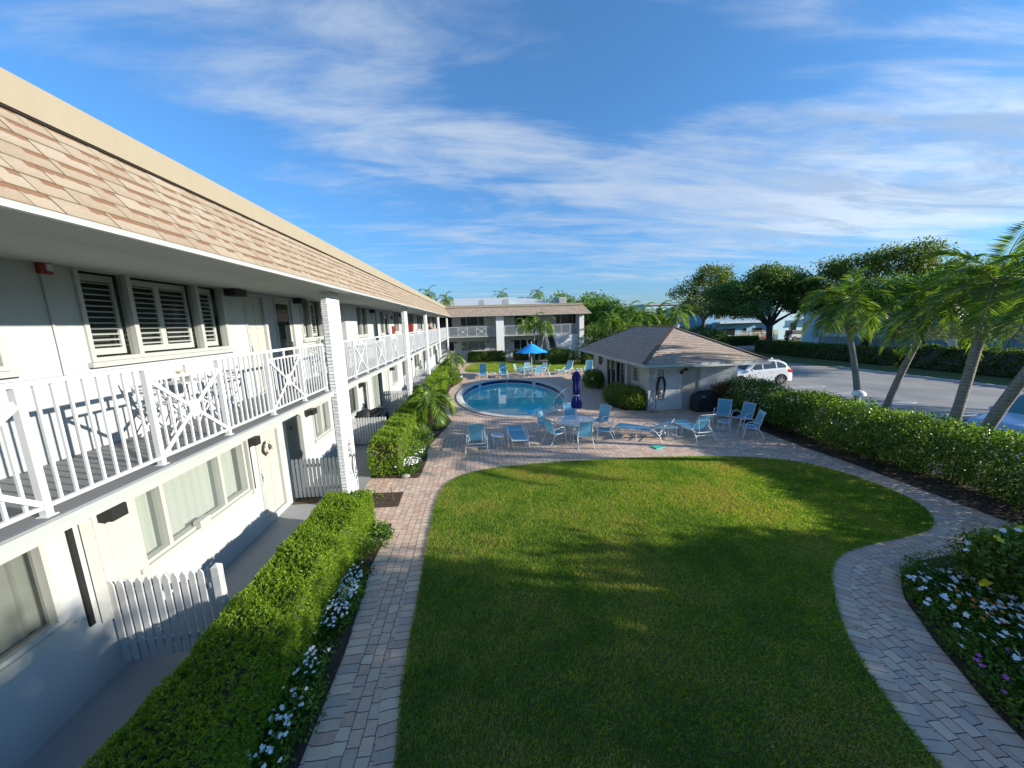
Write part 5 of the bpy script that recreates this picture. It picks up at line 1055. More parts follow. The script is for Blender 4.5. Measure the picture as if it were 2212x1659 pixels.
# bistro set and balcony plant rack on the upper walkway
r = thing('bistro_table', (-4.75, 7.0, 3.1), 'small folding white bistro table on the upper balcony', 'table'); M().lathe([(.30, .70), (.30, .72), (0, .72)], (-4.75, 6.3, 3.1), 20).build('table_top', 'furn_white', r)
for s in (-1, 1): m = M(); m.tube([(-4.75+s*.2, 6.05, 3.11), (-4.75+s*.2, 6.55, 3.8)], .01, 5); m.tube([(-4.75+s*.2, 6.55, 3.11), (-4.75+s*.2, 6.05, 3.8)], .01, 5); m.build('leg', 'furn_white', r)
M().lathe([(.05, 0), (.08, .12), (.1, .16), (0, .16)], (-4.78, 6.25, 3.83), 14).build('candle_pot', 'shell_cream', r, smooth=True)
for yy, lb in ((5.75, 'folding white slatted chair on the balcony, left of the bistro table'), (6.95, 'folding white slatted chair on the balcony, right of the bistro table')):
    r = thing('folding_chair', (-4.75, yy, 3.1), lb, 'folding chair', 'folding chairs on the balcony'); sgn = 1 if yy < 6.3 else -1
    for s in (-.2, .2): m = M(); m.tube([(-4.75+s, yy+sgn*.2, 3.11), (-4.75+s, yy-sgn*.15, 3.55), (-4.75+s, yy-sgn*.25, 3.95)], .011, 5); m.tube([(-4.75+s, yy-sgn*.22, 3.11), (-4.75+s, yy+sgn*.2, 3.55)], .011, 5); m.build('leg', 'furn_white', r)
    m = M(); [m.bar((-4.96, yy+sgn*(.18-.06*k), 3.555), (-4.54, yy+sgn*(.18-.06*k), 3.555), .045, .012) for k in range(6)]; m.build('seat', 'furn_white', r)
    m = M(); [m.bar((-4.96, yy-sgn*(.19+.02*k), 3.72+.07*k), (-4.54, yy-sgn*(.19+.02*k), 3.72+.07*k), .012, .045) for k in range(3)]; m.build('backrest', 'furn_white', r)
r = thing('planter_rack', (-4.82, 11.9, 3.1), 'white wire rack with small plants at the end of the first balcony section', 'plant stand'); m = M()
for yy in (11.3, 12.5):
    for xx in (-4.95, -4.7): m.tube([(xx, yy, 3.11), (xx, yy, 4.1)], .01, 5)
for z in (3.4, 3.75, 4.08):
    for xx in (-4.95, -4.82, -4.7): m.tube([(xx, 11.3, z), (xx, 12.5, z)], .008, 5)
m.build('rack', 'furn_white', r); P = RNG.uniform((-4.98, 11.3, 3.42), (-4.68, 12.5, 4.25), (500, 3)); leaves('leaves', P, RNG.normal(size=(500, 3)), .07, .5, 'bush_leaf', r)
# ---------------------------------------------------------------- cars
def interp(x, xs, ysv): return float(np.interp(x, xs, ysv))
def car(name, label, loc, rz, paintm, glass, L=4.6, W=1.86, H=1.66, kind='suv', cat='car', group=None):
    """local x: front at -L/2 ; y width ; z up"""
    r = thing(name, (0, 0, 0), label, cat, group); h = L/2; wr = .355; wf, wb = -h+.88, h-.86
    hood = [(-h, .62), (-h+.06, .78), (-h+.22, .90), (-h+1.0, 1.02), (-h+1.25, 1.06)]
    roofx = [-h+1.25, -h+1.9, -h+2.5, -h+3.3, h-.75, h-.42, h-.12, h-.02, h]; roofz = [1.06, H-.14, H-.01, H, H-.08, H-.22, 1.02, .95, .60]
    tx = [a for a, _ in hood]+roofx[1:]; tz = [b for _, b in hood]+roofz[1:]
    beltx = [-h, -h+1.25, 0, h-.5, h]; beltz = [.60, 1.0, 1.02, 1.12, .95]
    xs = sorted(set(list(np.linspace(-h, h, 47))+[wf-wr-.06, wf+wr+.06, wb-wr-.06, wb+wr+.06, -h+.02, -h+.06, h-.02]))
    def pt(x, t):
        top = interp(x, tx, tz); belt = min(interp(x, beltx, beltz), top-.02); taper = 1-.10*max(0, (abs(x)-(h-.55))/.55)**2-.02
        w = W/2*taper; bz = .24
        for wc in (wf, wb):
            d = abs(x-wc)
            if d < wr+.05: bz = max(bz, .34+math.sqrt(max(0, (wr+.05)**2-d*d)))
        bz = min(bz, belt-.08)
        tw = .74 if top > belt+.25 else (.93-(.19*max(0, top-belt-.02)/.25))
        pts = [(w*.97, bz), (w, bz+.12 if bz < .4 else bz+.02), (w*1.0, max(.62, bz+.04)), (w*.985, belt), (w*(tw+(.985-tw)*.10), belt+(top-belt)*.88), (w*(tw-.06), belt+(top-belt)*.985), (w*.45, top+.015), (0, top+.025)]
        i = t*(len(pts)-1); k = min(int(i), len(pts)-2); f = i-k; a, b = pts[k], pts[k+1]; return (a[0]+(b[0]-a[0])*f, a[1]+(b[1]-a[1])*f)
    nt = 22; m = M()
    for s in (-1, 1):
        P = [[(x, s*pt(x, t)[0], pt(x, t)[1]) for t in [k/(nt-1) for k in range(nt)]] for x in xs]; m.grid(P)
    for x in (-h, h):
        row = [pt(x, k/(nt-1)) for k in range(nt)]; m.add([(x, a, b) for a, b in row]+[(x, -a, b) for a, b in row[::-1]], [tuple(range(2*nt))])
    m.build('body', paintm, r, False, True)
    M().box(-h+.15, h-.15, -W/2+.12, W/2-.12, .2, .8).build('underbody', 'plastic_dark', r, False)
    def patch(nm, mat, xa, xb, t0, t1, s, off=.006, nx=12, shape=None):
        P = []
        for i in range(nx+1):
            x = xa+(xb-xa)*i/nx; row = []
            ta, tb_ = (shape(i/nx) if shape else (t0, t1))
            for k in range(5):
                t = ta+(tb_-ta)*k/4; a, b = pt(x, t); row.append((x, s*(a+off), b+off*.4))
            P.append(row)
        q = M(); q.grid(P); return q.build(nm, mat, r, False, True)
    t3, t4 = 3/7+.02, 4/7-.005
    for s in (-1, 1):
        patch('window', glass, -h+1.62, -h+2.42, 0, 0, s, shape=lambda f: (t3, t3+(t4-t3)*min(1, .25+f*1.3)))
        patch('window', glass, -h+2.50, -h+3.38, t3, t4, s); patch('window', glass, -h+3.47, h-.50, 0, 0, s, shape=lambda f: (t3+(t4-t3)*.0, t4-(t4-t3)*.45*f**2))
    P = []
    for i in range(9):
        x = -h+1.28+(.60)*i/8; top = interp(x, tx, tz); a = pt(x, 5/7)[0]-.03; P.append([(x-.012, a*j, top+.022-.015*abs(j)) for j in np.linspace(-1, 1, 9)])
    M().grid(P).build('windshield', glass, r, False, True)
    P = []
    for i in range(7):
        x = h-.40+(.27)*i/6; top = interp(x, tx, tz); a = pt(x, 5/7)[0]-.05; P.append([(x+.012, a*j, top+.02-.015*abs(j)) for j in np.linspace(-1, 1, 9)])
    M().grid(P).build('rear_window', glass, r, False, True)
    for s in (-1, 1):
        for wc in (wf, wb):
            w = M(); R = wr-.01; w.lathe([(R*.62, -.1), (R*.9, -.11), (R, -.06), (R, .06), (R*.9, .11), (R*.62, .1)], n=28); me_v = [(wc+a, s*(W/2-.10)+c*s, .345+b) for a, b, c in w.v]; w.v = me_v
            wo = w.build('wheel', 'rubber', r, False, True); q = M()
            for k in range(5):
                for dd in (-.13, .13):
                    a = 2*math.pi*k/5+dd; q.bar((wc+.03*math.cos(a), s*(W/2-.005), .345+.03*math.sin(a)), (wc+R*.64*math.cos(a+dd*.3), s*(W/2-.02), .345+R*.64*math.sin(a+dd*.3)), .035, .03)
            q.tube([(wc+R*.64*math.cos(t), s*(W/2-.015), .345+R*.64*math.sin(t)) for t in [2*math.pi*k/24 for k in range(25)]], .014, 5, cap=False); q.tube([(wc, s*(W/2-.05), .345), (wc, s*(W/2), .345)], .05, 10)
            q.build('rim', 'alloy', wo, False)
            d = M(); d.tube([(wc, s*(W/2-.12), .345), (wc, s*(W/2-.06), .345)], R*.6, 16); d.build('brake_disc', 'plastic_dark', wo, False)
            arch = M(); arch.tube([(wc+(wr+.055)*math.cos(t), s*(W/2-.012)*(1-.10*max(0, (abs(wc+(wr+.055)*math.cos(t))-(h-.55))/.55)**2-.0), .34+(wr+.055)*math.sin(t)) for t in [math.pi*k/14 for k in range(15)]], .03, 6); arch.build('wheel_arch', 'plastic_dark', r, False)
        M().bar((-h+1.35, s*(W/2-.02), .27), (h-1.32, s*(W/2-.02), .27), .04, .12).build('sill', 'plastic_dark', r, False)
        mr = M(); mr.ell((-h+1.55, s*(W/2+.08), 1.10), .10, .09, .075, 10, 6); mr.build('mirror', paintm, r, False, True)
        patch('headlight', 'chrome', -h+.03, -h+.42, .30, .40, s, .008); patch('taillight', 'lamp_red', h-.42, h-.01, .36, .46, s, .01)
        for xx in (-h+2.15, -h+3.05): M().bar((xx, s*(W/2-.005), .93), (xx+.18, s*(W/2-.005), .93), .03, .025).build('handle', paintm, r, False)
        M().tube([(-h+2.2, s*W*.36, H-.02), (-h+2.3, s*W*.36, H+.04), (h-1.0, s*W*.36, H+.02), (h-.9, s*W*.36, H-.04)], .014, 5).build('roof_rail', 'alloy', r, False)
    M().box(-h-.012, -h+.05, -.62, .62, .50, .68).build('grille', 'plastic_dark', r, False, bevel=.01); M().box(-h-.02, -h+.1, -.78, .78, .26, .42).build('bumper', 'plastic_dark', r, False, bevel=.02); M().box(h-.1, h+.02, -.8, .8, .28, .46).build('bumper', 'plastic_dark', r, False, bevel=.02)
    M().box(-h-.02, -h-.012, -.5, .5, .69, .72).build('chrome_strip', 'chrome', r, False); M().box(h-.95, h-.80, -.02, .02, H-.05, H+.06).build('antenna', paintm, r, False)
    M().box(h+.021, h+.03, -.26, .26, .62, .76).build('license_plate', 'line_white', r, False)
    r.location = loc; r.rotation_euler.z = rz; return r
car('parked_car', 'white sport utility car parked beyond the pool house corner', (18.5, 22.85, -.03), 0, 'white_car', 'glass_car', 4.62, 1.86, 1.69)
car('parked_car', 'pale blue sport utility car at the right edge, seen behind a leaning palm trunk', (19.2, 9.95, -.03), 0, 'blue_car', 'glass_carblue', 4.8, 1.95, 1.80)
car('parked_car', 'bright blue car mostly hidden behind the white car', (17.9, 25.6, -.03), 0, 'teal_car', 'glass_carblue', 4.5, 1.8, 1.55)
# golf cart
r = thing('golf_cart', (47.6, 58.6, 0), 'small dark golf cart with a roof parked in front of the pale fence', 'golf cart'); gx, gy = 47.6, 58.6
M().add([(gx-1.2, gy-.55, .35), (gx-1.2, gy-.55, .7), (gx-.6, gy-.55, .95), (gx-.4, gy-.55, .45), (gx+.3, gy-.55, .45), (gx+.4, gy-.55, .9), (gx+1.1, gy-.55, .9), (gx+1.15, gy-.55, .35)]+[(gx-1.2, gy+.55, .35), (gx-1.2, gy+.55, .7), (gx-.6, gy+.55, .95), (gx-.4, gy+.55, .45), (gx+.3, gy+.55, .45), (gx+.4, gy+.55, .9), (gx+1.1, gy+.55, .9), (gx+1.15, gy+.55, .35)], [tuple(range(8)), tuple(range(8, 16))]+[(k, (k+1) % 8, 8+(k+1) % 8, 8+k) for k in range(8)]).build('body', 'plastic_dark', r)
M().box(gx-.8, gx+1.0, gy-.6, gy+.6, 1.88, 1.95).build('roof', 'plastic_dark', r, bevel=.02); M().box(gx+.35, gx+.9, gy-.5, gy+.5, .9, 1.35).build('seat', 'shell_cream', r, bevel=.04); M().box(gx+1.1, gx+1.6, gy-.5, gy+.5, .6, 1.0).build('rear_seat', 'cart_red', r, bevel=.04)
for sx in (-.65, .9):
    for sy in (-.55, .55): M().bar((gx+sx-.1, gy+sy, .8), (gx+sx, gy+sy, 1.9), .04).build('post', 'plastic_dark', r); w = M(); w.tube([(gx+sx, gy+sy-.1, .27), (gx+sx, gy+sy+.1, .27)], .27, 14); w.build('wheel', 'rubber', r)
# jeep-like off-roader
r = thing('off_road_car', (56.3, 59.5, 0), 'white boxy off-road car with a dark soft top parked beside the pale wall', 'car'); jx, jy = 56.3, 59.5
M().box(jx-1.8, jx+1.9, jy-.8, jy+.8, .55, 1.15).build('body', 'white_car', r, bevel=.05); M().box(jx-1.7, jx+.3, jy-.75, jy+.75, 1.16, 1.85).build('soft_top', 'plastic_dark', r, bevel=.08); M().box(jx+.32, jx+.36, jy-.7, jy+.7, 1.2, 1.8).build('windshield', 'glass_car', r); M().tube([(jx-1.95, jy, 1.05), (jx-1.8, jy, 1.05)], .36, 16).build('spare_wheel', 'rubber', r)
for sx in (-1.15, 1.2):
    for sy in (-.8, .8): M().tube([(jx+sx, jy+sy-.12, .4), (jx+sx, jy+sy+.12, .4)], .4, 16).build('wheel', 'rubber', r)
# ---------------------------------------------------------------- buildings beyond the car park
def block(nm, label, x0, x1, y0, y1, h, mat, wins, faces='y', roofc='roof_white'):
    r = thing(nm, ((x0+x1)/2, (y0+y1)/2, 0), label, 'building'); M().box(x0, x1, y0, y1, 0, h).build('wall', mat, r)
    m = M(); m.box(x0-.3, x1+.3, y0-.3, y1+.3, h+.002, h+.25); m.build('roof', roofc, r)
    for ax, c, a, b, lo, hi in wins:
        if ax == 'y': fr = M().box(a-.08, b+.08, c-.06, c+.02, lo-.08, hi+.08); g = M().box(a, b, c-.075, c-.062, lo, hi)
        else: fr = M().box(c-.06, c+.02, a-.08, b+.08, lo-.08, hi+.08); g = M().box(c-.075, c-.062, a, b, lo, hi)
        f = fr.build('window', 'frame_white', r); g.build('pane', 'glass_dark', f)
    return r
b1 = block('blue_house', 'light blue two-storey house with a white balcony behind the dark tree', 42, 55.4, 65, 76, 7.6, 'stucco_blue', [('y', 65, a, b, l, u) for a, b, l, u in ((46.2, 48.6, 1.0, 2.3), (50.2, 50.9, 1.0, 2.3), (52.3, 54.2, .9, 2.3), (44.5, 46, 4.2, 5.6), (48, 49.5, 4.2, 5.6), (51.5, 53, 4.2, 5.6))])
M().box(44.5, 54, 63.6, 64.98, 3.3, 3.6).build('balcony_slab', 'white_paint', b1); m = M()
for i in range(56): m.bar((44.6+i*.168, 63.7, 3.6), (44.6+i*.168, 63.7, 4.5), .04)
m.bar((44.5, 63.7, 4.5), (54, 63.7, 4.5), .08); m.build('balcony_railing', 'white_paint', b1)
b2 = block('blue_house', 'pale sunlit aqua end wall of a two-storey house beside the tree trunk', 55.5, 72, 64, 76, 8.0, 'stucco_pale', [('y', 64, a, b, l, u) for a, b, l, u in ((59.0, 60.2, 1.0, 3.0), (58.8, 59.8, 4.8, 6.3), (63, 66, .9, 2.6), (63, 66, 4.4, 6.2), (68, 70, 1, 2.6))])
M().box(61.5, 71, 62.6, 63.98, 3.5, 3.8).build('balcony_slab', 'white_paint', b2); m = M()
for i in range(55): m.bar((61.6+i*.17, 62.7, 3.8), (61.6+i*.17, 62.7, 4.7), .04)
m.bar((61.5, 62.7, 4.7), (71, 62.7, 4.7), .08); m.build('balcony_railing', 'white_paint', b2)
block('blue_house', 'white and blue house with dark shutters glimpsed behind the palms', 33, 42, 70, 80, 7.2, 'stucco_pale', [('y', 70, a, b, l, u) for a, b, l, u in ((35.5, 36.5, 5.0, 6.6), (38.5, 39.5, 5.0, 6.6), (40.6, 41.4, 5.0, 6.6), (35, 37, 1, 2.5))], roofc='ac_grey')
b3 = block('blue_house', 'long shaded blue building side across the road at the right', 47.5, 60, 23.5, 33.5, 7.4, 'stucco_blue', [('x', 47.5, a, b, l, u) for a, b, l, u in ((30.6, 31.6, .3, 2.6), (25, 26.2, 4.2, 5.8), (25, 26.2, 1.2, 2.8), (29, 30, 4.2, 5.8))])
b4 = block('blue_house', 'second blue building behind the white fence, mostly hidden by foliage', 50, 62, 36, 52, 7.2, 'stucco_pale', [('x', 50, a, b, l, u) for a, b, l, u in ((38, 40, 1.2, 2.8), (42, 44, 4.2, 5.8), (47, 49, 4.2, 5.8))])
def fence(label, a, b, h, mat='picket', z0=0):
    a = Vector((*a, z0)); b = Vector((*b, z0)); r = thing('picket_fence', a.lerp(b, .5), label, 'fence'); n = int((b-a).length/.2); m = M()
    for i in range(n): p = a.lerp(b, (i+.5)/n); m.bar(p, p+Vector((0, 0, h*random.uniform(.98, 1))), .12, .12) if False else m.bar(p, p+Vector((0, 0, h)), .13, .03, up=(b-a).normalized())
    m.build('pickets', mat, r); m = M(); d = (b-a).normalized().cross(Vector((0, 0, 1)))*.04; m.bar(a+d+Vector((0, 0, h*.25)), b+d+Vector((0, 0, h*.25)), .04, .09); m.bar(a+d+Vector((0, 0, h*.8)), b+d+Vector((0, 0, h*.8)), .04, .09); m.build('rails', mat, r)
    for i in range(int((b-a).length/2.4)+1): p = a+(b-a).normalized()*i*2.4+d*2; M().bar(p, p+Vector((0, 0, h+.08)), .1).build('post', mat, r)
fence('tall pale picket fence in front of the blue house behind the golf cart', (46.0, 61), (54, 61), 1.9, 'shell_cream'); fence('white picket fence across the road, seen between palm trunks', (46.8, 33.8), (46.8, 46), 1.6); fence('low white fence section left of the tall pale fence', (38, 62), (45.8, 62), 1.2, 'white_paint')
# small sign across the road, planter box, rock, stake
r = thing('small_sign', (37, 25.0, 0), 'small tan sign on a post above the roadside hedge', 'sign'); M().box(36.97, 37.0, 24.8, 25.35, 1.75, 2.35).build('sign_panel', 'sign_tan', r); M().bar((37.03, 25.08, 0), (37.03, 25.08, 2.3), .05).build('post', 'picket', r)
r = thing('planter_box', (7.75, 23.75, 0), 'grey stone planter box at the foot of the rounded bush by the pool house', 'planter'); M().box(7.5, 8.0, 23.55, 23.95, 0, .3).build('box', 'stone_grey', r, bevel=.02); M().box(7.54, 7.96, 23.59, 23.91, .30, .31).build('soil_fill', 'soil', r)
tag(M().ell((-2.42, 10.72, .04), .14, .1, .07).build('rock', 'stone_grey', smooth=True), 'pale rock at the corner of the flower bed', 'rock'); m = M(); m.tube([(-2.45, 9.2, 0), (-2.47, 9.15, .42)], .012, 6); tag(m.build('garden_stake', 'mat_brown'), 'thin brown stake standing in the square bare planting bed', 'stake')
r = thing('bollard_light', (13.3, 11.3, 0), 'pale domed garden light poking above the tall hedge', 'light'); M().tube([(13.3, 11.3, 0), (13.3, 11.3, 1.75)], .05, 10).build('post', 'furn_white', r); M().lathe([(.20, 1.72), (.19, 1.80), (.12, 1.87), (0, 1.90)], (13.3, 11.3, 0), 16).build('dome', 'furn_white', r, smooth=True)
# ---------------------------------------------------------------- person on the upper balcony
def person():
    px, py, fz = -3.98, 30.6, 3.1
    r = thing('person', (px, py, fz), 'balding person in a dark shirt leaning with both hands spread on the upper balcony rail', 'person')
    J = {'pelvis': (0, 0, .95), 'spine': (.03, 0, 1.15), 'chest': (.08, 0, 1.36), 'neck': (.12, 0, 1.52), 'head0': (.15, 0, 1.60), 'head1': (.17, 0, 1.70),
         'sl': (.09, -.19, 1.43), 'el': (.14, -.42, 1.27), 'hl': (.29, -.55, 1.185), 'sr': (.09, .19, 1.43), 'er': (.14, .42, 1.27), 'hr': (.29, .55, 1.185),
         'tl': (0, -.10, .90), 'kl': (.02, -.11, .48), 'al': (-.03, -.11, .08), 'fl': (.12, -.12, .04), 'tr': (0, .10, .90), 'kr': (.03, .12, .48), 'ar': (-.02, .12, .08), 'fr': (.13, .13, .04)}
    R = dict(pelvis=.145, spine=.14, chest=.155, neck=.055, head0=.085, head1=.095, sl=.07, el=.045, hl=.03, sr=.07, er=.045, hr=.03, tl=.095, kl=.06, al=.04, fl=.035, tr=.095, kr=.06, ar=.04, fr=.035)
    E = [('pelvis', 'spine'), ('spine', 'chest'), ('chest', 'neck'), ('neck', 'head0'), ('head0', 'head1'), ('chest', 'sl'), ('sl', 'el'), ('el', 'hl'), ('chest', 'sr'), ('sr', 'er'), ('er', 'hr'), ('pelvis', 'tl'), ('tl', 'kl'), ('kl', 'al'), ('al', 'fl'), ('pelvis', 'tr'), ('tr', 'kr'), ('kr', 'ar'), ('ar', 'fr')]
    for hnd, sg in (('hl', -1), ('hr', 1)):
        hx, hy, hz_ = J[hnd]
        for k in range(5):
            a = f'{hnd}f{k}'; J[a] = (hx+.03+.012*k, hy+sg*(.055-.02*k), hz_-.01); J[a+'t'] = (hx+.045+.01*k, hy+sg*(.075-.032*k), hz_-.05-.008*(k % 3)); R[a] = .012; R[a+'t'] = .009; E += [(hnd, a), (a, a+'t')]
    def skin(nm, keys, edges, rr, mat, par, grow=0):
        me = bpy.data.meshes.new(nm); me.from_pydata([J[k] for k in keys], [(keys.index(a), keys.index(b)) for a, b in edges], []); o = bpy.data.objects.new(nm, me); COL.objects.link(o); me.materials.append(MATS[mat])
        md = o.modifiers.new('s', 'SKIN'); md.use_smooth_shade = True
        for i, k in enumerate(keys): me.skin_vertices[0].data[i].radius = (rr[k]+grow, rr[k]+grow)
        me.skin_vertices[0].data[0].use_root = True; sb = o.modifiers.new('d', 'SUBSURF'); sb.levels = sb.render_levels = 1
        o.parent = par; return o
    body = skin('body', list(J), E, R, 'skin', r)
    skin('shirt', ['spine', 'chest', 'sl', 'sr', 'pelvis', 'slm', 'srm'] if False else ['spine', 'chest', 'sl', 'sr', 'pelvis'], [('pelvis', 'spine'), ('spine', 'chest'), ('chest', 'sl'), ('chest', 'sr')], R, 'shirt_dark', r, .022)
    J['kl2'] = (.012, -.105, .62); J['kr2'] = (.02, .11, .62); R['kl2'] = R['kr2'] = .08; J['w0'] = (0, 0, .96); R['w0'] = .15
    skin('shorts', ['w0', 'tl', 'kl2', 'tr', 'kr2'], [('w0', 'tl'), ('tl', 'kl2'), ('w0', 'tr'), ('tr', 'kr2')], R, 'cloth_grey', r, .016)
    m = M(); m.ell((.285, 0, 1.665), .022, .014, .02, 8, 6); m.ell((.262, -.035, 1.69), .012, .014, .008, 8, 6); m.ell((.262, .035, 1.69), .012, .014, .008, 8, 6); m.ell((.16, -.1, 1.66), .02, .012, .03, 8, 6); m.ell((.16, .1, 1.66), .02, .012, .03, 8, 6); m.ell((.262, 0, 1.625), .01, .028, .006, 8, 6); m.build('face_features', 'skin', r, False, True)
    m = M(); m.ell((.11, -.06, 1.64), .06, .045, .06, 8, 6); m.ell((.11, .06, 1.64), .06, .045, .06, 8, 6); m.build('hair', 'cloth_grey', r, False, True)
    return r
person()
area2 = sum(LAWN[i-1][0]*LAWN[i][1]-LAWN[i][0]*LAWN[i-1][1] for i in range(len(LAWN))); OUT = -1 if area2 > 0 else 1
# ---------------------------------------------------------------- grass
def grass(name, poly, n, zb, hl, label, near=None, seed=3):
    xs = [p[0] for p in poly]; ysv = [p[1] for p in poly]; rg = np.random.default_rng(seed)
    P = np.c_[rg.uniform(min(xs), max(xs), n*2), rg.uniform(min(ysv), max(ysv), n*2)]; P = P[inpoly(P, poly)][:n]
    k = len(P); h = rg.uniform(.55, 1.3, k)*hl; az = rg.uniform(0, 6.283, k); lean = rg.uniform(.4, 1.7, k)
    az = np.where(rg.random(k) < .5, az, rg.normal(2.2, .9, k)); w = rg.uniform(.005, .010, k)*(1 if near is None else near)
    b = np.c_[P, np.full(k, zb)]; d = np.c_[np.cos(az)*lean, np.sin(az)*lean, np.ones(k)]; d = unit(d); s = np.c_[-np.sin(az+1), np.cos(az+1), np.zeros(k)]*w[:, None]
    V = np.stack([b-s, b+s, b+d*h[:, None]], 1).reshape(-1, 3); me = raw(name, V, np.arange(3*k), np.full(k, 3))
    o = link(name, me, 'grass_blade'); o['kind'] = 'stuff'; o['label'] = label; o['category'] = 'grass'; return o
vis = [p for p in LAWN]
LN = []
for i, (x, y) in enumerate(LAWN):
    a, b = LAWN[i-1], LAWN[(i+1) % len(LAWN)]; dx, dy = b[0]-a[0], b[1]-a[1]; l = math.hypot(dx, dy) or 1; LN.append((x-dy/l*.03*OUT, y+dx/l*.03*OUT))
grass('grass', LN, 480000, .018, .05, 'thick mown lawn grass in front of the pool patio')
grass('grass', FL, 60000, .018, .08, 'small mown grass patch beyond the pool', near=2.2)
# ---------------------------------------------------------------- hedges
boxhedge('clipped_hedge', -3.50, -2.54, 1.2, 7.86, 1.0, 'hedge_leaf_yellow', 'long clipped green hedge nearest the viewer along the ground floor walk', dens=1150, size=.042, w=.24, k=9, rough=.04, spread=.7,
         extra=lambda r, P, Nn: None)
boxhedge('clipped_hedge', -3.48, -2.55, 10.85, 22.0, 1.18, 'hedge_leaf_yellow', 'second clipped hedge beginning just past the first brick pillar', dens=420, size=.06, w=.34, k=6, rough=.09)
boxhedge('clipped_hedge', -3.48, -2.45, 23.0, 33.5, 1.15, 'hedge_leaf_yellow', 'light green clipped hedge beside the far small palm', dens=200, size=.09, w=.4, k=6, rough=.10)
boxhedge('clipped_hedge', -1.35, 3.1, 43.6, 44.55, 1.2, 'bush_leaf', 'dark rectangular hedge in front of the far wing, left of the white door', dens=160, size=.10, w=.5, k=5, rough=.05)
boxhedge('clipped_hedge', 4.2, 8.0, 43.4, 44.4, 1.25, 'bush_leaf', 'dark hedge behind the open blue umbrella', dens=150, size=.10, w=.5, k=5, rough=.06)
boxhedge('clipped_hedge', 10.9, 13.0, 36.5, 38.0, 1.9, 'bush_leaf', 'tall dark hedge between far wing and pool house', dens=120, size=.11, w=.5, k=5, rough=.07)
def roundbush(name, label, lobes, n, per, size, mat, cat='bush', sig=.10, w=.5, stem=True, extra=None, loc=None, kind=None, group=None, inner=.86):
    c = loc or (lobes[0][0][0], lobes[0][0][1], 0); r = thing(name, (c[0], c[1], 0), label, cat, group)
    if stem:
        m = M()
        for (q, rr) in lobes:
            for k in range(5): a = random.uniform(0, 6.28); m.tube([(q[0], q[1], 0), (q[0]+rr[0]*.3*math.cos(a), q[1]+rr[1]*.3*math.sin(a), q[2]*.6), (q[0]+rr[0]*.75*math.cos(a), q[1]+rr[1]*.75*math.sin(a), q[2]+rr[2]*.4)], [.02, .014, .005], 5)
        m.build('stems', 'bark', r)
    crown('foliage', lobes, n, per, size, mat, r, sig, w, inner, .8, zcut=.02)
    if extra: extra(r)
    return r
roundbush('rounded_bush', 'rounded yellow-green bush at the front left corner of the pool house', [((7.9, 18.1, .5), (.75, 1.1, .62)), ((7.6, 19.3, .45), (.7, .9, .6)), ((8.0, 17.7, .5), (.5, .5, .55))], 1500, 9, .085, 'bush_leaf_light', sig=.08)
roundbush('rounded_bush', 'rounded dark bush above the stone planter against the pool house', [((7.95, 24.6, .55), (.65, 1.1, .6)), ((7.8, 23.9, .5), (.55, .7, .55))], 900, 8, .10, 'bush_leaf_light', sig=.09)
roundbush('rounded_bush', 'rounded bush with yellow-green top at the foot of the outdoor stairs', [((8.7, 39.6, .75), (1.25, 1.0, .85)), ((10.0, 39.9, .65), (.9, .8, .7))], 800, 8, .14, 'bush_leaf_light', sig=.12)
# tall flowering hedge on the right, built from lumps along its length
def lump_hedge(label, segs, n, per, size, mat, extra):
    r = thing('flowering_hedge', (12.4, 10, 0), label, 'hedge'); m = M()
    for k in range(46): y = random.uniform(max(segs[0][0][1], 3), segs[-1][0][1]); x = random.uniform(11.8, 13.2); m.tube([(x, y, 0), (x+random.uniform(-.2, .2), y, .6), (x+random.uniform(-.5, .5), y+random.uniform(-.4, .4), 1.3)], [.03, .02, .006], 5)
    m.build('stems', 'bark', r); crown('foliage', segs, n, per, size, mat, r, .09, .62, .80, .8, zcut=.03); extra(r, segs); return r
random.seed(11)
segA = [((12.58+.2*math.sin(y*1.3), y, .80+.06*math.sin(y*2.1)), (1.15+.12*math.sin(y*2.7), .95, .80+.10*math.sin(y*1.7+1))) for y in np.arange(12.4, 16.6, .55)]
segB = [((12.55+.18*math.sin(y*1.1), y, .83), (1.22+.10*math.sin(y*2.3), .85, .75+.06*math.sin(y*3.1))) for y in np.arange(-1.5, 12.3, .6)]
def flw(size, mat, n, nm='flowers', zmin=.2, clumps=26, k=5, sp=.22):
    def f(r, segs):
        rg = np.random.default_rng(len(segs)+n); cs = []
        for i in range(clumps):
            c, rr = segs[rg.integers(len(segs))]; d = rg.normal(size=3); d[0] = -abs(d[0])*1.2; d /= np.linalg.norm(d); cs.append(np.array(c)+d*np.array(rr)*1.0)
        P = np.concatenate([c+rg.normal(size=(max(1, n//clumps), 3))*sp for c in cs]); P = P[P[:, 2] > zmin]; Nn = np.tile([-.6, -.4, .6], (len(P), 1)); blossoms(r, P, Nn, 1.0, size, mat, nm, k)
    return f
lump_hedge('darker flowering hedge with pale pink blooms between the pool house and the bright clipped hedge', segA, 2600, 12, .075, 'bush_leaf', lambda r, s: (flw(.028, 'petal_pink', 420, clumps=30, sp=.14)(r, s), flw(.024, 'straw', 260, 'buds', clumps=40, sp=.16)(r, s)))
LH = lump_hedge('long tall hedge with sunlit yellow-green top along the right side path', segB, 6800, 12, .070, 'bush_leaf', lambda r, s: (flw(.030, 'petal_pink', 300, clumps=14, sp=.13)(r, s), flw(.022, 'straw', 420, 'buds', clumps=60, sp=.16)(r, s)))
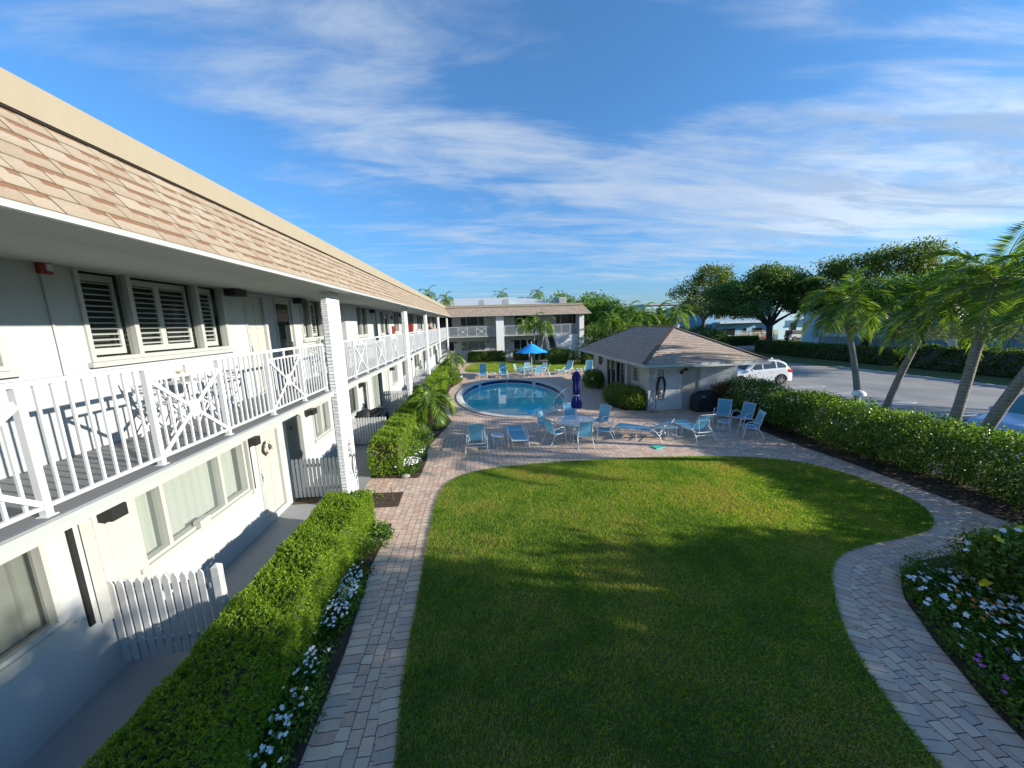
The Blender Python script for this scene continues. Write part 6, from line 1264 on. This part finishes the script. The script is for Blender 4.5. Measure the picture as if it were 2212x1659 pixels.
crown('sun_tinted_leaves', [((c[0]+.1, c[1], c[2]+.12), (r_[0]*.95, r_[1], r_[2]*.92)) for c, r_ in segB], 3600, 10, .062, 'hedge_leaf_yellow', LH, .08, .62, .9, .6, zcut=1.32)  # brighter yellow-green leaf layer, its colour imitates backlit sun on the hedge top
crown('dry_leaves', [((11.75, 16.3, .95), (.45, .45, .5))], 160, 9, .07, 'leaf_reddish', thing('reddish_shrub', (11.75, 16.3, 0), 'small purple-red leaved shrub at the pool house end of the hedge', 'shrub'), .08, .5, .5)
# ---------------------------------------------------------------- flower beds
def flowerclump(label, x0, x1, y0, y1, zt, nleaf, nfl, fcol, fs, mat='bush_leaf', name='flower_plants', poly=None, cl=10, kk=5):
    rg = np.random.default_rng(int(abs(x0*100+y0*31))); r = thing(name, ((x0+x1)/2, (y0+y1)/2, 0), label, 'flowers')
    C = np.c_[rg.uniform(x0, x1, cl), rg.uniform(y0, y1, cl), np.full(cl, 0)]
    if poly: C = C[inpoly(C, poly)]
    idx = rg.integers(0, len(C), nleaf); P = C[idx]+np.c_[rg.normal(size=(nleaf, 2))*.17, np.abs(rg.uniform(.04, zt, nleaf))*rg.uniform(.5, 1, nleaf)]
    P = P[inpoly(P, poly)] if poly else P[(P[:, 0] < x1+.06)]
    nleaf = len(P); leaves('foliage', P, rg.normal(size=(nleaf, 3))+[0, 0, .5], rg.uniform(.035, .075, nleaf), .5, mat, r); k = min(nfl, nleaf); F = P[rg.choice(nleaf, k, replace=False)].copy(); F[:, 2] = np.maximum(F[:, 2], zt*.8)+.03
    if fcol: blossoms(r, F, np.tile([.1, -.3, 1.0], (k, 1)), 1.0, fs, fcol, 'blossoms', kk)
    return r
flowerclump('white periwinkle flowers between the near hedge and the brick path', -2.50, -2.25, 3.0, 6.1, .30, 12000, 330, 'petal_white', .026, cl=9)
flowerclump('white flower cluster at the foot of the second clipped hedge', -2.6, -2.1, 10.9, 12.6, .32, 3500, 220, 'petal_white', .028, cl=14)
flowerclump('white flowers at the foot of the first small palm', -2.5, -2.05, 13.6, 14.6, .25, 1500, 50, 'petal_white', .035, cl=8)
flowerclump('white flowers beside the farther small palm near the pool', -2.0, -1.5, 29.3, 29.9, .35, 1200, 80, 'petal_white', .07, cl=6)
flowerclump('white periwinkle flowers in the right-hand bed by the curved path', 6.2, 8.0, 3.1, 4.85, .30, 16000, 170, 'petal_white', .040, poly=RB, cl=60)
flowerclump('orange flowers in the middle of the right-hand bed', 6.95, 7.5, 3.7, 4.2, .30, 2500, 26, 'petal_orange', .034, cl=12)
flowerclump('magenta flowers at the bottom of the right-hand bed', 5.8, 6.6, 2.3, 3.2, .30, 6000, 40, 'petal_purple', .034, poly=RB, cl=26)
roundbush('low_plant', 'low silvery green plant by the path before the square bare bed', [((-2.45, 7.35, .12), (.35, .38, .22))], 160, 10, .06, 'bush_leaf', 'plant', .05)
roundbush('low_plant', 'small leafy plant with pale tips beside the near hedge', [((-2.62, 6.75, .2), (.24, .26, .3))], 120, 9, .06, 'bush_leaf_light', 'plant', .05)
roundbush('low_plant', 'dry reddish ground plant at the end of the white flowers', [((-2.6, 6.3, .04), (.35, .2, .10))], 60, 9, .06, 'leaf_reddish', 'plant', .05, stem=False)
roundbush('low_plant', 'leafy low plant between the white flowers and the near hedge', [((-2.4, 5.45, .12), (.22, .35, .2))], 90, 9, .06, 'bush_leaf_light', 'plant', .05)
roundbush('low_plant', 'spreading green plant at the foot of the near hedge, lower in view', [((-2.35, 3.75, .12), (.24, .4, .2))], 110, 9, .06, 'bush_leaf', 'plant', .05)
roundbush('low_plant', 'sparse weeds in the square bare planting bed', [((-3.1, 9.3, .05), (.4, .35, .15))], 26, 8, .06, 'bush_leaf_light', 'plant', .05, stem=False)
roundbush('low_plant', 'low dark plants on the pavers right of the first small palm', [((-1.9, 16.2, .12), (.3, .5, .25))], 110, 8, .08, 'bush_leaf', 'plant', .06)
roundbush('low_plant', 'purple ground cover patch behind the first small palm', [((-2.3, 20.3, .1), (.3, 1.2, .15))], 120, 8, .09, 'leaf_reddish', 'plant', .06)
r = thing('grass_plant', (-2.9, 7.0, 0), 'spiky straw yellow grass plant beside the near hedge', 'plant'); n = 70; a = RNG.uniform(0, 6.28, n); leaves('blades', np.tile([-2.85, 7.1, .05], (n, 1))+RNG.normal(size=(n, 3))*.03, np.c_[np.cos(a)*.4+.2, np.sin(a)*.4, np.ones(n)], RNG.uniform(.35, .75, n), .025, 'straw', r, droop=.25)
r = thing('hibiscus_bush', (8.4, 4.3, 0), 'green hibiscus bush with yellow flowers at the right edge', 'bush'); HL = [((8.5, 4.35, .55), (.85, .6, .5)), ((8.0, 4.35, .6), (.35, .35, .45)), ((9.2, 4.2, .6), (.7, .7, .5)), ((8.5, 3.5, .4), (.9, .8, .45))]
crown('foliage', HL, 1300, 9, .085, 'bush_leaf_light', r, .08, .6, .8, .8, zcut=.02); blossoms(r, np.array([[7.93, 4.42, 1.02], [7.35, 4.15, .55], [8.6, 4.6, 1.05]]), np.array([[-.2, -.5, .8]]*3), 1.0, .085, 'petal_yellow', 'blossoms', 5); P = np.array([[8.2, 4.55, 1.08], [8.3, 4.6, 1.04], [8.4, 4.5, 1.1], [7.85, 4.7, .8], [7.7, 4.6, .75]]); blossoms(r, P, np.tile([-.2, -.5, .8], (5, 1)), 1, .05, 'petal_white', 'pale_blossoms')
m = M(); [m.tube([(8.5, 4.3, 0), (8.5+random.uniform(-.5, .5), 4.3+random.uniform(-.4, .4), .8)], [.025, .008], 5) for _ in range(8)]; m.build('stems', 'bark', r)
roundbush('low_shrub', 'fine-leaved dark shrub at the tip of the right-hand bed', [((7.8, 4.9, .2), (.65, .28, .28)), ((7.2, 4.75, .15), (.3, .25, .22))], 420, 10, .045, 'bush_leaf', 'shrub', .05, w=.25)
n = 420; rgd = np.random.default_rng(77); P = np.c_[rgd.uniform(-2.2, 11.2, n), rgd.uniform(1.5, 13, n), np.full(n, .012)]; P = P[~inpoly(P, LN) & ~inpoly(P, RB)]
o = leaves('fallen_leaves', P, np.c_[rgd.normal(size=(len(P), 2)), np.full(len(P), .12)], rgd.uniform(.02, .05, len(P)), .5, 'leaf_reddish'); tag(o, 'scattered small fallen leaves and petals on the brick path', 'leaves', kind='stuff')
roundbush('low_shrub', 'leafy shrubs filling the shaded right edge of the bed', [((8.3, 2.9, .3), (1.1, .8, .4)), ((7.3, 2.6, .2), (.7, .7, .3))], 900, 9, .07, 'bush_leaf', 'shrub', .08)
# plants below the small palms
roundbush('spiky_plants', 'dark strappy plants between the second hedge and the path', [((-2.5, 13.2, .3), (.35, 1.6, .42))], 500, 9, .17, 'palm_leaf', 'plants', .08, w=.14)
roundbush('leafy_shrub', 'bright green leafy shrubs under the farther small palm', [((-2.55, 28.5, .5), (.8, 1.6, .65)), ((-2.6, 31, .4), (.7, 1.4, .55))], 700, 8, .15, 'bush_leaf_light', 'shrub', .12)
# ---------------------------------------------------------------- palms
palm('palm_tree', (-2.22, 14.8, 0), (-2.1, 14.8, 1.35), 'small young palm in the bed next to the pool patio', r=.075, L=1.35, nf=15, nl=38, trunk='palm_bark_tan', shaft=.35, flowers=False, ll=.42, seed=4, emin=-30, droop=1.25, w=.085, mat='palm_leaf')
palm('palm_tree', (-2.3, 30.8, 0), (-2.3, 30.8, 1.45), 'small palm farther along the same bed, near the long wing', r=.08, L=1.45, nf=13, nl=30, trunk='palm_bark_tan', shaft=.4, flowers=False, ll=.45, seed=5, emin=-25, droop=1.1, w=.1)
for i, (x, y, tx, h, lb) in enumerate(((5.7, 40.2, 5.2, 4.1, 'left stem of the palm cluster in front of the far wing'), (6.2, 40.6, 6.3, 4.4, 'middle stem of the palm cluster in front of the far wing'), (6.6, 40.0, 7.4, 3.9, 'right stem of the palm cluster in front of the far wing'))):
    palm('palm_tree', (x, y, 0), (tx, y, h), lb, r=.09, L=1.5, nf=11, nl=24, shaft=.5, flowers=(i == 1), ll=.5, seed=20+i, group='palms in front of the far wing', emin=-35, droop=1.2, w=.13)
W = (-.35, .15)
palm('palm_tree', (15.0, 12.6, 0), (15.0, 13.55, 4.15), 'leaning palm with a bushy crown, leftmost behind the tall hedge', r=.12, L=1.95, nf=19, nl=46, wind=W, group='palms behind the tall hedge', seed=31, shaft=.95, ll=.58, bow=-.12, w=.055, droop=.95, emin=-30)
palm('palm_tree', (15.0, 11.95, 0), (15.0, 10.95, 4.0), 'palm leaning right in the middle of the row behind the tall hedge', r=.115, L=2.05, nf=15, nl=44, wind=W, group='palms behind the tall hedge', seed=32, shaft=.8, ll=.55, bow=.08, w=.055, droop=.95, emin=-25)
palm('palm_tree', (14.5, 9.55, 0), (14.5, 9.2, 4.15), 'tall palm with pale flower stalks near the right edge', r=.14, L=2.05, nf=17, nl=48, wind=(-.3, .15), group='palms behind the tall hedge', seed=33, shaft=1.1, ll=.60, w=.055, droop=.85, emin=-22)
palm('palm_tree', (14.0, 8.75, 0), (14.0, 7.5, 4.0), 'strongly leaning palm cut off by the right edge', r=.15, L=2.2, nf=13, nl=44, wind=(-.3, .15), group='palms behind the tall hedge', seed=34, shaft=1.0, ll=.58, bow=.1, w=.055, droop=.85, emin=-20)
# background palms between far wing and pool house
for i, (x, y, h, L, lb) in enumerate(((14.8, 39, 5.0, 2.2, 'tall bright palm just right of the far wing'), (17.0, 41, 5.6, 2.4, 'palm behind the pool house roof, second from left'), (18.6, 40, 5.3, 2.3, 'palm behind the pool house roof, third from left'), (20.8, 41, 5.4, 2.4, 'palm with yellow drooping fronds behind the pool house ridge'), (22.6, 40, 5.6, 2.6, 'wide palm with pale flower stalks right of the pool house ridge'), (16.0, 37.5, 4.0, 2.0, 'shorter palm behind the left slope of the pool house roof'))):
    palm('palm_tree', (x, y, 0), (x+random.uniform(-.3, .3), y, h-1.0), lb, r=.14, L=L, nf=15, nl=26, wind=(.15, 0), group='palms behind the pool house', seed=50+i, shaft=.7, ll=.62, w=.11, droop=1.05, emin=-40, flowers=(i in (3, 4)), mat='palm_light')
palm('palm_shrub', (12.0, 38.3, 0), (12.0, 38.3, .35), 'bright yellow-green fan of palm fronds at the foot of the far wing', r=.12, L=2.1, nf=16, nl=30, mat='palm_yellow', seed=61, shaft=0.15, flowers=False, ll=.5, w=.12, droop=.75, emin=15, cat='palm shrub')
for i, (x, y, h, L, lb) in enumerate(((-7.0, 54, 9.0, 1.9, 'palm top showing above the long roof, left'), (-4.6, 55, 8.4, 1.7, 'palm top showing above the roof corner'), (4.4, 66, 9.6, 2.0, 'palm top behind the far wing near its middle'), (10.6, 64, 9.6, 1.7, 'thin palm top above the green trees behind the far wing'))):
    palm('palm_tree', (x, y, 0), (x, y, h-.6), lb, r=.14, L=L, nf=12, nl=20, group='palm tops above the roofs', seed=70+i, shaft=.5, flowers=False, ll=.55, w=.16, droop=.95, emin=-25)
# ---------------------------------------------------------------- broadleaf trees
def tree(label, base, lobes, r0, n, per, size, mat, bark='bark', sig=.4, w=.6, forkz=None, inner=.55, group=None, name='broadleaf_tree'):
    sub = []
    for (q, rr) in lobes:
        for k in range(4):
            a = random.uniform(0, 6.28); e = random.uniform(-.3, .9); f = random.uniform(.32, .5)
            sub.append(((q[0]+rr[0]*.85*math.cos(a)*math.cos(e), q[1]+rr[1]*.85*math.sin(a)*math.cos(e), q[2]+rr[2]*.85*math.sin(e)), (rr[0]*f, rr[1]*f, rr[2]*f)))
    r = thing(name, base, label, 'tree', group); limbs('trunk', base, [l[0] for l in lobes][:7], r0, bark, r, .5, forkz=forkz); crown('crown', lobes+sub, n, per, size, mat, r, sig, w, inner, .6); return r
random.seed(5)
tree('tall open oak-like tree with a light trunk behind the pool house', (33.9, 52, 0), [((34.5, 52, 10.2), (2.6, 2.5, 1.7)), ((37.0, 52, 8.6), (2.2, 2.3, 1.6)), ((31.6, 52, 9.2), (1.6, 1.8, 1.3)), ((33.0, 52, 7.0), (2.0, 2.3, 1.4)), ((36.3, 51.5, 6.2), (2.3, 2.2, 1.3)), ((29.4, 52, 8.2), (1.1, 1.2, .8)), ((31.0, 51, 5.6), (1.3, 1.3, .8))], .34, 900, 13, .26, 'tree_olive', 'bark_light', .38, forkz=4.2)
tree('dark umbrella-shaped tree on the roadside lawn with a forked black trunk', (36.8, 43, 0), [((32.8, 43, 6.9), (3.4, 3.6, 2.0)), ((38.0, 43, 7.9), (3.6, 3.6, 2.2)), ((31.0, 43, 5.7), (1.7, 2.2, 1.1)), ((41.5, 43, 7.0), (3.0, 3.2, 1.9)), ((36.0, 42, 8.9), (3.2, 3, 1.3)), ((32.0, 41, 5.1), (2.0, 2.0, .8)), ((40, 41, 5.6), (2, 2, .8))], .42, 2900, 14, .25, 'tree_dark', 'bark', .42, forkz=3.3)
tree('large light green windswept tree crown behind the roadside palms', (45.6, 39, 0), [((43.0, 39, 9.0), (3.0, 3.0, 2.2)), ((46, 36.5, 10.0), (3.2, 3.4, 1.9)), ((46, 33, 7.6), (2.8, 3.0, 1.7)), ((44, 30, 6.2), (2.6, 2.8, 1.7))], .42, 1500, 14, .24, 'tree_olive', 'bark', .42, forkz=4.5)
tree('dense dark tree across the road behind the second leaning palm', (42.5, 31, 0), [((42, 34, 6.2), (2.8, 3.4, 2.2)), ((42.0, 29.5, 6.0), (2.8, 3.0, 2.0)), ((41.5, 26, 6.5), (2.6, 2.6, 1.9)), ((42, 37.5, 5.8), (2.2, 2.8, 2.0))], .35, 1500, 14, .24, 'tree_mid', 'bark', .42, forkz=3)
tree('dark leafy tree across the road near the right edge', (42, 22.5, 0), [((41.8, 23.5, 7.0), (2.6, 2.6, 1.9)), ((42, 20.5, 6.8), (2.2, 2.0, 1.7))], .3, 700, 14, .24, 'tree_mid', 'bark', .42, forkz=3.4)
for i, (x, y, z, R, lb) in enumerate(((14.5, 62, 5.2, 4.4, 'bright green dense tree rising behind the right half of the far wing'), (19.5, 60, 5.4, 4.4, 'bright green dense tree between the far wing and the palms'), (24.5, 63, 3.6, 3.4, 'dense green tree behind the tall palms'), (9.0, 66, 5.8, 3.0, 'low green treetop above the far roof'), (28.5, 60, 3.0, 2.8, 'dark tree below the tall open tree'))):
    tree(lb, (x, y, 0), [((x, y, z+.6), (R, R, R*.75)), ((x-R*.5, y-1, z), (R*.6, R*.6, R*.5)), ((x+R*.5, y-1, z+.3), (R*.6, R*.6, R*.55)), ((x, y-1.5, z-1.6), (R*.8, R*.6, R*.5))], .3, 900, 13, .34, 'tree_mid' if i in (0, 1, 3) else 'tree_dark', 'bark', .42, forkz=2, group='trees behind the far wing')
for i, (x, y, z, lb) in enumerate(((21.5, 47, 2.4, 'dark shrub mass under the background palms, left'), (26.5, 49, 2.6, 'dark shrub mass under the background palms, centre'), (31, 48, 2.4, 'dark undergrowth left of the tall open tree'), (14.5, 46, 2.8, 'dark undergrowth right of the far wing'))):
    roundbush('tall_shrub', lb, [((x, y, z*.6), (2.9, 1.6, z*.75)), ((x+1.8, y, z*.5), (1.8, 1.3, z*.6))], 420, 12, .26, 'tree_dark', 'shrub', .3, group='dark shrubs under the palms')
# roadside hedges
boxhedge('roadside_hedge', 35.2, 37.0, 27.5, 43.2, 1.35, 'tree_dark', 'dark roadside hedge under the umbrella-shaped tree', dens=70, size=.17, w=.5, k=6, rough=.16)
boxhedge('roadside_hedge', 35.4, 37.2, 4.0, 26.8, 1.7, 'tree_dark', 'dark roadside hedge towards the right edge', dens=60, size=.17, w=.5, k=6, rough=.16)
boxhedge('roadside_hedge', 39.5, 44.6, 54.0, 55.6, 1.3, 'bush_leaf_light', 'bright clipped hedge in front of the low white fence', dens=60, size=.16, w=.5, k=6, rough=.1)
# trees just outside the frame that shade the lawn (stand in the planting strip by the car park)
tree('broad street tree standing right of the view by the car park', (15.2, -2.6, 0), [((15.2, 1.2, 3.2), (1.8, 1.6, 1.4)), ((15.2, -1.1, 4.7), (2.0, 1.7, 1.8)), ((15.2, -3.5, 6.0), (2.3, 1.9, 2.0)), ((15.2, -6.6, 6.6), (3.0, 2.8, 2.6)), ((15.0, -10, 8.0), (3.2, 3.4, 3.0))], .35, 2300, 15, .26, 'tree_mid', 'bark', .36, forkz=2.4, inner=.4)
tree('large street tree behind the viewer by the car park', (15.4, -12, 0), [((15.2, -11.5, 7.6), (3.6, 3.6, 3.6)), ((15.2, -15.5, 8), (3.6, 3.6, 3.2)), ((15, -9, 5.5), (3, 3, 2.5)), ((15, -14, 4.5), (3.5, 3.5, 2))], .4, 2000, 16, .3, 'tree_mid', 'bark', .4, forkz=2.6)
tree('unseen tree added across the road to shade the pool house front', (42, 6.8, 0), [((42, 6.8, 9.6), (3.2, 3.4, 2.4)), ((42, 4.2, 8.8), (2.4, 2.4, 2.0)), ((42, 9.0, 8.9), (2.0, 2.0, 1.7))], .35, 1300, 15, .28, 'tree_mid', 'bark', .42, forkz=5, inner=.3)  # added out of view so its crown shades the pool house front wall
